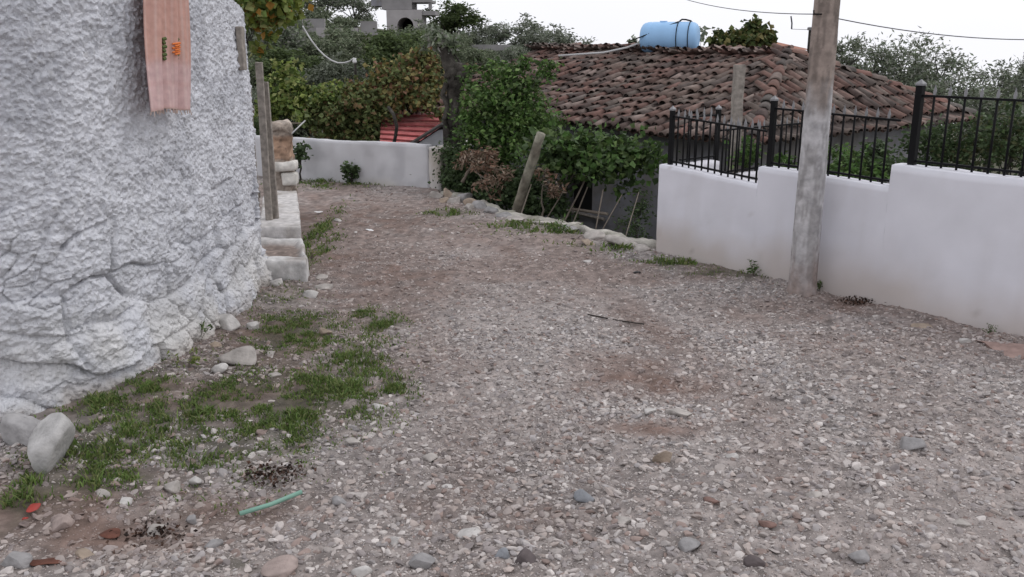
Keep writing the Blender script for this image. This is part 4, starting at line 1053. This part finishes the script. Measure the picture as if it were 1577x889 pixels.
# ------------------------------------------------------------------ trees and bushes around the house
def blob(px, py, Y, rx, rz, ry=None, w=None):
    p = at(px, py, Y); m = Y/FPX; b = (p.x, p.y, p.z, rx*m, (ry if ry is not None else rx*m), rz*m)
    return b+((w,) if w else ())
# green fig-like tree in front of the roof
GT = [(.065, .13, .03), (.09, .17, .04), (.12, .20, .055), (.05, .09, .025), (.15, .22, .075), (.075, .115, .045)]
b = at(760, 300, 13.9)
tree('fig_tree', (b.x-.05, 13.9, -1.25), at(770, 225, 13.9), .055, [blob(760, 96, 13.8, 16, 18, .15), blob(738, 120, 13.9, 22, 24), blob(790, 128, 13.8, 36, 26), blob(812, 106, 13.8, 20, 14), blob(842, 112, 13.9, 16, 18), blob(838, 142, 14, 24, 22), blob(745, 165, 13.7, 38, 30), blob(725, 140, 13.9, 14, 20, .2), blob(800, 180, 13.6, 48, 32), blob(738, 205, 13.5, 32, 24), blob(836, 178, 13.9, 26, 24), blob(780, 228, 13.4, 40, 24), blob(850, 205, 13.5, 20, 16)], 7000, .085, GT, 'bushy bright green tree in front of the left end of the tiled roof', seed=3, sub=.5, shell=.3, aspect=.6, nl=26, limbr=.22)
# vine draped over the front of the house
b = at(900, 300, 12.6)
tree('grape_vine', (b.x-.4, 12.7, -1.25), at(880, 260, 12.6), .03, [blob(860, 232, 12.3, 34, 20, .35), blob(905, 232, 12.2, 40, 16, .35), blob(950, 246, 12.0, 40, 17, .35), blob(925, 262, 12.0, 30, 14, .3), blob(985, 246, 11.9, 26, 14, .25), blob(1000, 228, 11.8, 18, 10, .2), blob(962, 285, 12.0, 14, 12, .2), blob(955, 280, 11.8, 22, 14, .2), blob(890, 256, 12.2, 44, 12, .3)], 3300, .095, GREEN+DEEP, 'green grape vine trailing along the front of the tiled house above its dark window', 'vine', seed=8, sub=.75, shell=.3, aspect=1.0, nl=16, limbr=.4, mesh_names=('stem', 'foliage'))
tree('bush', (*at(820, 320, 12.6).xy, -1.25), at(815, 290, 12.6), .03, [blob(820, 300, 12.5, 44, 30, .5), blob(850, 325, 12.3, 40, 24, .4), blob(790, 290, 12.8, 30, 34, .5)], 3000, .07, DEEP, 'dark low bush growing below the drop behind the leaning log', 'bush', seed=9, sub=.4, shell=.1, nl=12, mesh_names=('stem', 'foliage'))
tree('bush', (*at(970, 350, 11.2).xy, -1.25), at(975, 340, 11.2), .015, [blob(975, 345, 11.3, 26, 28, .3), blob(990, 310, 11.5, 14, 20, .2)], 700, .06, DEEP, 'thin dark weeds growing below the white wall corner', 'bush', seed=10, sub=.5, shell=.1, nl=12, aspect=.4, mesh_names=('stem', 'foliage'))
# dark evergreen mass left of the log with dry branch
tree('bush', (*at(715, 290, 13.6).xy, -1.25), at(715, 262, 13.6), .05, [blob(712, 262, 13.6, 38, 34, .5), blob(745, 275, 13.2, 40, 34, .5), blob(700, 240, 13.8, 26, 26, .4), blob(770, 300, 12.8, 34, 26, .4), blob(735, 300, 13.1, 30, 20, .3)], 5200, .06, DEEP, 'dense dark evergreen bush behind the rubble pile', 'bush', seed=11, sub=.4, shell=.1, nl=16, mesh_names=('stem', 'foliage'))
tree('dry_branch', (*at(712, 262, 13.0).xy, at(712, 270, 13.0).z), at(730, 250, 12.9), .022, [blob(720, 238, 12.9, 22, 14, .15), blob(748, 250, 12.8, 28, 16, .15), blob(775, 268, 12.5, 28, 16, .15), blob(758, 282, 12.5, 24, 14, .15), blob(765, 300, 12.4, 14, 10, .1)], 1100, .085, DRY, 'fallen branch with dry brown leaves hanging over the dark bush', 'branch', seed=12, sub=.5, shell=.1, nl=20, aspect=.32, mesh_names=('stem', 'dry_leaves'), barkm='twig')
tree('dry_branch', (*at(836, 300, 11.9).xy, at(836, 330, 11.9).z), at(836, 285, 11.9), .012, [blob(840, 272, 11.8, 15, 12, .12), blob(850, 288, 11.8, 10, 16, .12)], 200, .08, DRY, 'small sprig of dry brown leaves right of the leaning log', 'branch', seed=13, sub=.5, shell=.1, nl=8, aspect=.35, mesh_names=('stem', 'dry_leaves'), barkm='twig')

# old pollarded tree
def old_tree():
    Y = 14.3; base = at(703, 300, Y); e = empty('old_tree', (base.x, Y, -.6), 'old gnarled dark tree trunk with a knobbly pollarded head and one leafy limb', 'tree'); B = Vector((base.x, Y, -.6))
    mb = MB(); pts = [at(x, y, Y)-B for x, y in [(706, 345), (702, 300), (698, 240), (695, 200), (698, 160), (702, 128), (705, 112)]]
    mb.tube(pts, [.22, .17, .145, .13, .125, .145, .13], 14, wob=.22)
    mb.tube([at(x, y, Y-.12)-B for x, y in [(698, 250), (688, 225), (692, 205), (684, 185), (690, 165), (682, 145), (688, 128)]], [.04]*7, 7, wob=.2)
    mb.tube([at(x, y, Y-.15)-B for x, y in [(706, 250), (700, 225), (708, 200), (699, 180), (703, 150)]], [.035]*5, 7, wob=.2)
    mb.tube([at(x, y, Y)-B for x, y in [(702, 122), (692, 100), (686, 82), (680, 68), (676, 55)]], [.13, .115, .095, .07, .05], 10, wob=.1)
    mb.tube([at(x, y, Y)-B for x, y in [(705, 118), (718, 110), (722, 104), (742, 98)]], [.08, .05, .03, .014], 8, wob=.1)
    mb.tube([at(x, y, Y)-B for x, y in [(704, 112), (708, 96), (700, 84)]], [.06, .02, .01], 7)
    for k, (x, y, r_) in enumerate([(697, 112, .11), (712, 114, .12), (705, 108, .12), (714, 104, .07), (690, 118, .07)]):
        v, f = rock_shape(2, 60+k, 2, .2); q = at(x, y, Y-.04)-B; mb.add([tuple(np.array(q)+v_*r_) for v_ in v], [tuple(g) for g in f])
    mb.build('trunk', M['bark'], e, True)
    bl = [blob(684, 52, Y, 22, 20), blob(702, 64, Y, 20, 18), blob(664, 62, Y, 14, 16), blob(688, 80, Y, 16, 10)]
    crown('crown', [(q[0]-B.x, q[1]-B.y, q[2]-B.z)+q[3:] for q in bl], 650, .10, OLIVE+[(.10, .14, .06)], e, .5, 5, .5, .2)
    crown('dry_leaf_tuft', [(q[0]-B.x, q[1]-B.y, q[2]-B.z)+q[3:] for q in [blob(726, 104, Y, 12, 8), blob(716, 120, Y, 8, 8)]], 50, .09, [(.3, .28, .18), (.25, .18, .12)], e, .4, 6, .5, .2)
old_tree()

# autumn vine over a pergola, light green vine, pale shrubs behind the far wall
tree('autumn_vine', (*at(640, 250, 17).xy, -1.2), at(635, 190, 17), .06, [blob(640, 110, 16.8, 46, 26), blob(605, 128, 16.6, 40, 26), blob(665, 140, 16.8, 26, 26, .5), blob(578, 152, 16.4, 40, 24), blob(630, 146, 16.4, 50, 15, .6), blob(556, 150, 16.5, 30, 22, .5)], 6200, .095, AUT, 'vine arbour turning orange, red and yellow above the red roof', 'vine', seed=21, sub=.32, shell=.3, aspect=.9, nl=24, mesh_names=('stem', 'foliage'))
tree('autumn_vine', (*at(560, 250, 16.6).xy, -1.2), at(560, 210, 16.6), .05, [blob(540, 160, 16.2, 38, 24, .6), blob(560, 190, 16.2, 50, 24, .6), blob(505, 175, 16, 34, 24, .6), blob(515, 205, 16, 40, 18, .5), blob(572, 195, 16.1, 16, 26, .4), blob(680, 165, 16.3, 18, 14, .4)], 5200, .09, AUTG, 'dull green and brown vine hanging over the far garden wall', 'vine', seed=22, sub=.36, shell=.2, aspect=.9, nl=20, mesh_names=('stem', 'foliage'))
tree('leafy_shrub', (*at(440, 250, 16.2).xy, -1), at(440, 180, 16.2), .04, [blob(432, 120, 16.2, 26, 30), blob(455, 150, 16, 34, 28), blob(420, 165, 16, 24, 30), blob(490, 150, 16.2, 36, 18), blob(470, 175, 15.9, 30, 18)], 3600, .095, YELL+[(.07, .11, .03)], 'light yellowish green climbing shrub beside the timber gate', 'shrub', seed=23, sub=.36, shell=.2, aspect=.8, nl=18, mesh_names=('stem', 'foliage'))
tree('vine', (*at(360, 120, 9.2).xy, 1.2), at(380, 40, 9.2), .015, [blob(400, 12, 9.0, 36, 20, .3), blob(432, 8, 9.1, 26, 22, .3), blob(404, 45, 9.1, 14, 22, .2), blob(398, 76, 9.2, 6, 14, .1), blob(380, -10, 8.8, 34, 12, .3), blob(420, 30, 9.1, 14, 14, .2)], 1150, .085, YELL+[(.10, .15, .03), (.14, .17, .03), (.28, .15, .03)], 'yellow green vine leaves spilling over the end of the house wall', 'vine', seed=24, sub=.42, shell=.1, aspect=1.0, nl=8, mesh_names=('stem', 'foliage'), limbr=.3)

# red roofed shed and grey gabled shed behind the far wall
def sheds():
    Y = 15.6; e = empty('red_shed', (at(635, 220, Y).x, Y, -.6), 'small shed with a red ribbed metal roof behind the far garden wall', 'shed'); B = Vector(e.location)
    M['red'] = mat('red_metal', (.50, .15, .15), rough=.6, var=.25, vscale=5, col2=(.55, .30, .28), c2lo=.55, c2hi=.75)
    a0 = at(585, 222, 15.3)-B; b0 = at(690, 232, 15.3)-B; a1 = at(588, 176, 16.9)-B; b1 = at(686, 172, 16.9)-B
    a1.z = b1.z = max(a1.z, b1.z)
    nr = 7; mb = MB()
    for k in range(nr):
        t0, t1 = k/nr, (k+1)/nr-.02
        p = [a0.lerp(a1, t0), b0.lerp(b1, t0), b0.lerp(b1, t1), a0.lerp(a1, t1)]
        up = Vector((0, -.02, .028)); mb.add([p[0]+up, p[1]+up, p[2], p[3], p[0]-up*.3, p[1]-up*.3], [(0, 1, 2, 3), (4, 5, 1, 0)])
    o = mb.build('roof', M['red'], e); s = o.modifiers.new('s', 'SOLIDIFY'); s.thickness = .012
    mb = MB(); z0 = 0
    zt = a0.z-.05
    mb.box(((a0.x+b0.x)/2, .45, zt/2), (abs(b0.x-a0.x)-.2, 1.2, zt)); mb.build('wall', M['wallgrey'], e)
    Y = 14.9; e = empty('grey_shed', (at(660, 230, Y).x, Y, -.6), 'grey plastered shed gable with a dark sloping roof edge beside the old tree', 'shed'); B = Vector(e.location)
    p = [at(624, 236, Y)-B, at(700, 236, Y)-B, at(700, 198, Y)-B, at(676, 200, Y)-B, at(630, 230, Y)-B]
    dy = Vector((0, .5, 0)); n = 5; low = [Vector((p[0].x, 0, 0)), Vector((p[1].x, 0, 0))]+p[2:]
    mb = MB(); V = low+[q+dy for q in low]; mb.add(V, [(0, 1, 2, 3, 4), (9, 8, 7, 6, 5)]+[(i, i+n, (i+1) % n+n, (i+1) % n) for i in range(n)]); mb.build('wall', mat('pale_plaster', (.40, .41, .43), var=.15), e)
    mb = MB(); A = at(624, 230, Y)-B; C = at(680, 195, Y)-B; D = at(712, 193, Y)-B
    for (q0, q1) in ((A, C), (C, D)):
        d = (q1-q0).normalized(); nn = Vector((-d.z, 0, d.x))*.035; f = Vector((0, -.06, 0)); g = Vector((0, .6, 0))
        v = [q0+f, q1+f, q1+f+nn, q0+f+nn]; mb.add(v+[x-f+g for x in v], [(0, 1, 2, 3), (7, 6, 5, 4), (3, 2, 6, 7), (0, 4, 5, 1), (1, 5, 6, 2), (0, 3, 7, 4)])
    mb.build('roof', mat('dark_roof', (.05, .048, .045), var=.3), e)
    # hoop of black hose in front of the red roof and scaffold sticks left
    wire('curved_branch', [at(604, 232, 15.0), at(609, 210, 15.0), at(611, 195, 15.0), at(606, 176, 15.1), at(598, 165, 15.2)], .03, 'dark curved vine stem crossing in front of the red roof', 'bark', 'branch', n=4)
    wire('pole_stick', [at(447, 208, 14.9), at(470, 186, 15.2)], .012, 'pale thin pole sticking up above the left end of the far wall', 'cable', 'stick', n=2)
    wire('horizontal_stick', [at(418, 190, 15.2), at(466, 190, 15.4)], .012, 'thin grey pole lying level above the left end of the far wall', 'twig', 'stick', n=2)
sheds()
# hanging cable with insulator on the left
wire('hanging_cable', [at(466, -10, 22), at(466, 40, 22.3)], .012, 'thin upright pale cable near the top left of the hillside', 'cable', n=4)
wire('hanging_cable', [at(466, 40, 19), at(473, 52, 19), at(480, 63, 18.9), at(490, 76, 18.9), at(500, 86, 18.8), at(510, 93, 18.8), at(520, 97, 18.7), at(530, 97, 18.6), at(538, 95, 18.6), at(545, 90, 18.5)], .016, 'pale cable sagging down to the small insulator post', 'cable', 'cable', n=4)
def ins_post():
    Y = 18.5; p = at(546, 92, Y); e = empty('insulator_post', (p.x, Y, -1.1), 'thin dark post topped by a white insulator on the near hillside', 'post'); h = p.z+1.1
    mb = MB(); mb.tube([(0, 0, 0), (.01, 0, h-.06)], [.03, .022], 7); mb.build('shaft', M['bark'], e)
    mb = MB(); mb.tube([(0, 0, h-.07), (0, 0, h-.03), (0, 0, h), (0, 0, h+.03)], [.03, .045, .03, .04], 10); mb.build('insulator', mat('porcelain', (.75, .75, .75), rough=.4, var=0), e, True)
ins_post()
# thin mast right
def mast():
    Y = 24; p = at(1248, 43, Y); e = empty('thin_mast', (p.x, Y, -1.2), 'thin far post with an insulator left of the utility pole', 'mast'); h = p.z+1.2
    mb = MB(); mb.tube([(0, 0, 0), (0, 0, h-.05)], .04, 7); mb.build('shaft', M['bark'], e); mb = MB(); mb.tube([(0, 0, h-.06), (0, 0, h), (0, 0, h+.02)], [.07, .08, .05], 8); mb.build('insulator', M['tip'], e)
    wire('dropped_wire', [at(1218, 25, Y), at(1219.5, 36, Y), at(1219, 45, Y)], .02, 'short dark hanging rod seen against the sky left of the utility pole', n=3)
    wire('thin_line', [at(1219, 45, Y), at(1248, 46, Y), at(1262, 38, Y)], .006, 'faint thin line joining the hanging rod and the far post', n=6)
mast()

# house with terracotta roof beyond the ridge
def far_roof():
    Y = 26; e = empty('far_house', (at(1160, 95, Y).x, Y, -1.2), 'small house with a shallow terracotta roof just behind the tiled ridge', 'house'); B = Vector(e.location)
    M['terra'] = mat('terracotta', (.36, .17, .12), var=.25, vscale=4)
    m = Y/FPX; zc = at(1100, 76, Y).z-B.z; za = at(1170, 60, Y).z-B.z; w = 66*m; d = 1.6; ex, rx = w, 12*m
    V = [(-ex, -d, zc), (ex*.9, -d, zc+.0), (ex*.9, d, zc), (-ex, d, zc), (-rx*.2, 0, za), (rx, 0, za)]
    mb = MB(); mb.add(V, [(0, 1, 5, 4), (1, 2, 5), (2, 3, 4, 5), (3, 0, 4), (3, 2, 1, 0)]); mb.build('roof', M['terra'], e)
    mb = MB(); mb.box((0, 0, (zc-.02)/2), (w*1.6, 2*d-.4, zc-.02)); mb.build('wall', mat('cream_wall', (.6, .58, .55), var=.1), e)
    mb = MB(); mb.box((0, 0, (za+zc)/2+.12), (.35, .35, za-zc+.1)); mb.build('chimney', mat('dull_brick', (.12, .07, .05), var=.3), e)
far_roof()
tree('grape_vine', (*at(1130, 120, 20).xy, -1.2), at(1130, 80, 20), .04, [blob(1098, 62, 20, 16, 18, .4), blob(1125, 52, 20, 22, 14, .4), blob(1155, 50, 20, 26, 16, .4), blob(1178, 62, 20, 12, 14, .4), blob(1140, 66, 20, 44, 8, .4)], 1500, .14, [(.07, .10, .03), (.10, .12, .04), (.05, .07, .025), (.16, .14, .05)], 'grape vine with dark green leaves against the sky right of the water tank', 'vine', seed=41, sub=.4, shell=.2, aspect=1, nl=20, limbr=.4, mesh_names=('stem', 'foliage'))
tree('small_shrub', (*at(1065, 100, 18.6).xy, -1.2), at(1068, 90, 18.6), .02, [blob(1082, 52, 18.8, 8, 14, .2), blob(975, 68, 20, 9, 10, .2)], 120, .12, OLIVE, 'sprigs of dark leaves just beside the blue tank', 'shrub', seed=42, nl=4, mesh_names=('stem', 'foliage'))

# yard plants behind the fence
YD = [(1200, 262, 10.8, 22, 24, GREEN, 'leafy green bush behind the middle railing, left of the pole'), (1300, 266, 10.6, 36, 26, GREEN, 'broad green bush behind the middle railing, right of the pole'), (1355, 245, 10.9, 30, 32, DEEP, 'dark green bush behind the railing left of the tallest post'), (1440, 230, 11.5, 36, 48, DEEP, 'dark green bush right behind the tallest railing post'), (1500, 225, 11.2, 44, 52, DEEP+[(.10, .11, .05)], 'dark olive bush behind the tallest railing'), (1560, 215, 10.6, 40, 56, DEEP+[(.08, .09, .04)], 'dark bush at the right border behind the railing'), (1148, 235, 10.9, 12, 22, GREEN, 'slim green plant behind the lowest railing')]
for i, (px, py, Y_, rx, rz, cl, lab) in enumerate(YD):
    tree('yard_bush', (*at(px, py, Y_).xy, -1.25), at(px, py+20, Y_), .03, [blob(px, py, Y_, rx, rz, .4), blob(px-rx*.5, py+rz*.3, Y_-.1, rx*.6, rz*.6, .3), blob(px+rx*.5, py+rz*.2, Y_+.1, rx*.6, rz*.7, .3)], int(22*rx+300), .075, cl, lab, 'bush', 'bushes behind the railings', seed=51+i, sub=.45, shell=.15, nl=14, aspect=.6, mesh_names=('stem', 'foliage'))
post_at('small_chimney', 1396, 175, 1397, 141, 17, 17, .06, .055, 'concrete', 'short pale pipe standing on the right end of the roof', 'pipe', down=.5)

# feathery trees on the right skyline
RT = [(1300, 105, 22, 34, 46, 'slim grey green tree directly right of the utility pole'), (1345, 112, 24, 40, 42, 'rounded grey green tree, second right of the pole'), (1395, 108, 23, 46, 44, 'wide feathery grey green tree above the tallest railing post'), (1440, 118, 22, 40, 44, 'feathery olive tree just right of the tallest railing post'), (1490, 150, 21, 44, 46, 'lower dark olive tree behind the right railing'), (1540, 135, 24, 40, 40, 'olive tree near the right border'), (1590, 130, 22, 36, 50, 'grey olive tree cut by the right border'), (1420, 165, 18, 40, 34, 'low grey olive bush behind the railing, under the feathery trees'), (1530, 180, 17, 44, 34, 'low dark olive bush at the right under the skyline trees')]
for i, (px, py, Y_, rx, rz, lab) in enumerate(RT):
    b = at(px, py, Y_)
    t_ = tree('olive_tree', (b.x, Y_, -1.2), (b.x, Y_, b.z-.3), .07, [blob(px, py, Y_, rx, rz), blob(px-rx*.4, py+rz*.4, Y_, rx*.6, rz*.7), blob(px+rx*.4, py+rz*.5, Y_, rx*.6, rz*.8), blob(px, py+rz*1.3, Y_, rx*.8, rz*.7)], 3800, .13, OLIVE+[(.10, .12, .07)], lab, 'tree', 'olive trees on the right skyline', seed=71+i, sub=.30, shell=.35, aspect=.28, nl=26, droop=-.35)

# ------------------------------------------------------------------ hillside
GTO = [(.12, .135, .10), (.15, .165, .13), (.09, .105, .075), (.17, .185, .15)]
GTO = [tuple(min(.3, c*1.5) for c in q) for q in GTO]  # paler mix, slight far haze put into the leaf colour
HILL = [(.10, .125, .075), (.13, .15, .095), (.08, .10, .06), (.155, .17, .12)]
HILL = [tuple(min(.3, c*1.5) for c in q) for q in HILL]  # hill greens lifted as well, with the haze in their colour
def proto(seed, cols, kind):
    r = random.Random(seed); bl = []
    for k in range(7): bl.append((r.uniform(-.9, .9), r.uniform(-.9, .9), r.uniform(1.3, 2.9), r.uniform(.6, 1.0), r.uniform(.6, 1.0), r.uniform(.5, .8)))
    bl.append((0, 0, .8, 1.2, 1.2, .6))
    return tree('olive_tree', (0, 0, 0), (0, 0, 1.2), .13, bl, 4200, .22, cols, 'grey green olive tree', 'tree', seed=seed, sub=.32, shell=.35, aspect=.4, nl=12)
protos = [proto(100+k, [OLIVE, GTO, HILL, OLIVE, HILL, [(.085, .12, .045), (.10, .135, .05), (.07, .10, .04)]][k], 0) for k in range(6)]
used = set()
def place(k, px, py, D, s, label, group, sz=1.0, name=None):
    """px,py: base of the tree in the photograph"""
    if k in used: o = dup(protos[k])
    else: o = protos[k]; used.add(k)
    p = at(px, py, D); o.location = (p.x, D, float(H(p.x, D, False)[0])-.1); o.scale = (s, s, s*sz); o.rotation_euler = (0, 0, random.uniform(0, 6.28))
    o['label'] = label; o['group'] = group
    return o
sky_trees = [(700, 66, 1.35, 5, 'tall yellowish green tree on the skyline right of the hilltop house', 62), (735, 64, 1.0, 1, 'dark rounded tree on the skyline, first right of the tall yellowish one', 62), (760, 62, 1.0, 0, 'grey skyline tree with a flat top, second right of the yellowish one', 64), (800, 60, 1.25, 1, 'highest dark skyline tree between the hilltop house and the tank', 62), (835, 64, 1.0, 0, 'small grey skyline tree left of the broad rounded one', 63), (858, 66, 1.15, 1, 'broad rounded grey tree on the skyline above the roof ridge', 58), (895, 74, .75, 0, 'low grey tree on the skyline right of the broad rounded one', 60), (930, 76, .72, 1, 'low grey tree on the skyline, near the left of the tank', 60), (955, 76, .55, 2, 'smallest skyline tree left of the tank', 60), (985, 78, .5, 1, 'little dark tree just left of the tank', 50)]
for px, py, s, k, lab, D in sky_trees: place(k, px, py, D, s, lab, 'trees on the far skyline', .82)
rr = random.Random(5)
rows = [(25, .62), (29, .72), (34, .8), (39, .9), (45, .95), (51, 1.0), (58, 1.05), (66, 1.2), (74, 1.4)]
for D, s in rows:
    px = 395+rr.uniform(0, 30)
    xm = 980 if D < 45 else 900
    while px < xm:
        zg = float(H((px-788)/FPX*D, D, False)[0])
        hidden = (578 < px < 652 and D > 51) or (480 < px < 575 and 45 < D < 62)
        top_lim = px > 700 and D > 60
        if not hidden and not top_lim:
            ss = s*rr.uniform(.75, 1.15)
            if px > 660: ss *= .62
            place(rr.choice([0, 1, 2, 3, 4, 2, 4, 0, 5]), px, 100, D, ss, 'grey green olive tree, one of the many covering the hillside', 'olive trees covering the hillside', rr.uniform(.75, 1.0))
        px += rr.uniform(1.1, 1.6)*s*FPX/D*1.25

# hilltop buildings and terraces
def hilltop():
    D = 57; p = at(612, 48, D); e = empty('hilltop_house', (p.x, D, p.z-1.5), 'grey concrete house with an arched opening on top of the hill', 'house'); B = Vector(e.location)
    g = mat('raw_concrete', (.27, .26, .26), var=.2, vscale=1.5); pk = mat('pale_concrete', (.38, .36, .36), var=.15, vscale=1.5)
    m = D/FPX
    def X(px): return (at(px, 50, D).x-B.x)
    def Zz(py): return at(600, py, D).z-B.z
    # lower storey with an arch
    x0, x1 = X(596), X(640); z1 = Zz(15); zb = 0; ax0, ax1 = X(612), X(637); ac = (ax0+ax1)/2; ar = (ax1-ax0)/2; az_ = Zz(27)-ar; n = 12
    mb = MB(); mb.box(((x0+ax0)/2, 1.5, (z1+zb)/2), (ax0-x0, 3, z1-zb)); mb.box(((x1+ax1)/2+.2, 1.5, (z1+zb)/2), (x1-ax1+.4, 3, z1-zb))
    arc = [(ac+ar*math.cos(t), az_+ar*math.sin(t)) for t in np.linspace(math.pi, 0, n)]
    for i in range(n-1):
        (a, za), (b, zb2) = arc[i], arc[i+1]; V = [(a, 0, za), (b, 0, zb2), (b, 0, z1), (a, 0, z1), (a, 3, za), (b, 3, zb2), (b, 3, z1), (a, 3, z1)]; mb.add(V, [(0, 1, 2, 3), (7, 6, 5, 4), (0, 4, 5, 1), (3, 2, 6, 7)])
    mb.build('lower_wall', pk, e)
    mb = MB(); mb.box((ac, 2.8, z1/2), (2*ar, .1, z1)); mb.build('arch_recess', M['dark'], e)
    mb = MB(); mb.box(((X(588)+X(634))/2, 2, (z1+Zz(-30))/2+.02), (X(634)-X(588), 3.4, Zz(-30)-z1)); mb.build('upper_wall', g, e)
    mb = MB(); mb.box(((X(570)+X(590))/2, 1.6, (Zz(9)+Zz(-20))/2), (X(586)-X(570), 2.5, Zz(-20)-Zz(9))); mb.build('side_wing', M['wallgrey'], e)
    mb = MB(); mb.box(((X(634)+X(664))/2, 2, Zz(1)), (X(665)-X(634)-.02, 3, .16)); mb.box((X(662), .7, (Zz(12)+Zz(2))/2), (.2, .2, Zz(2)-Zz(16))); mb.box((X(650), 1.5, Zz(20)), (X(682)-X(641), 2.8, .25)); mb.build('terrace', g, e)
    for i, (px0, px1, py, D_, hgt, lab) in enumerate([(488, 552, 44, 50, .55, 'long grey terrace wall on the left of the hillside'), (440, 500, 30, 56, .5, 'short grey terrace wall higher on the left hillside'), (725, 790, 70, 52, -.2, 'low grey field wall under the skyline trees'), (556, 580, 34, 50, .2, 'small grey terrace wall left of the hilltop house')]):
        a = at(px0, py, D_); b = at(px1, py-2, D_); mb = MB(); c = (a+b)/2; e = mb.box((0, 0, 0), ((b-a).length, .4, hgt+.5)); o = mb.build('terrace_wall', g if i else pk, None); o.location = (c.x, D_, c.z-hgt/2-.25); tag(o, lab, 'wall')
hilltop()
for o in bpy.data.objects:
    if o.type == 'MESH' and o.parent is None and 'kind' not in o.keys() and 'label' not in o.keys(): print('UNTAGGED', o.name)
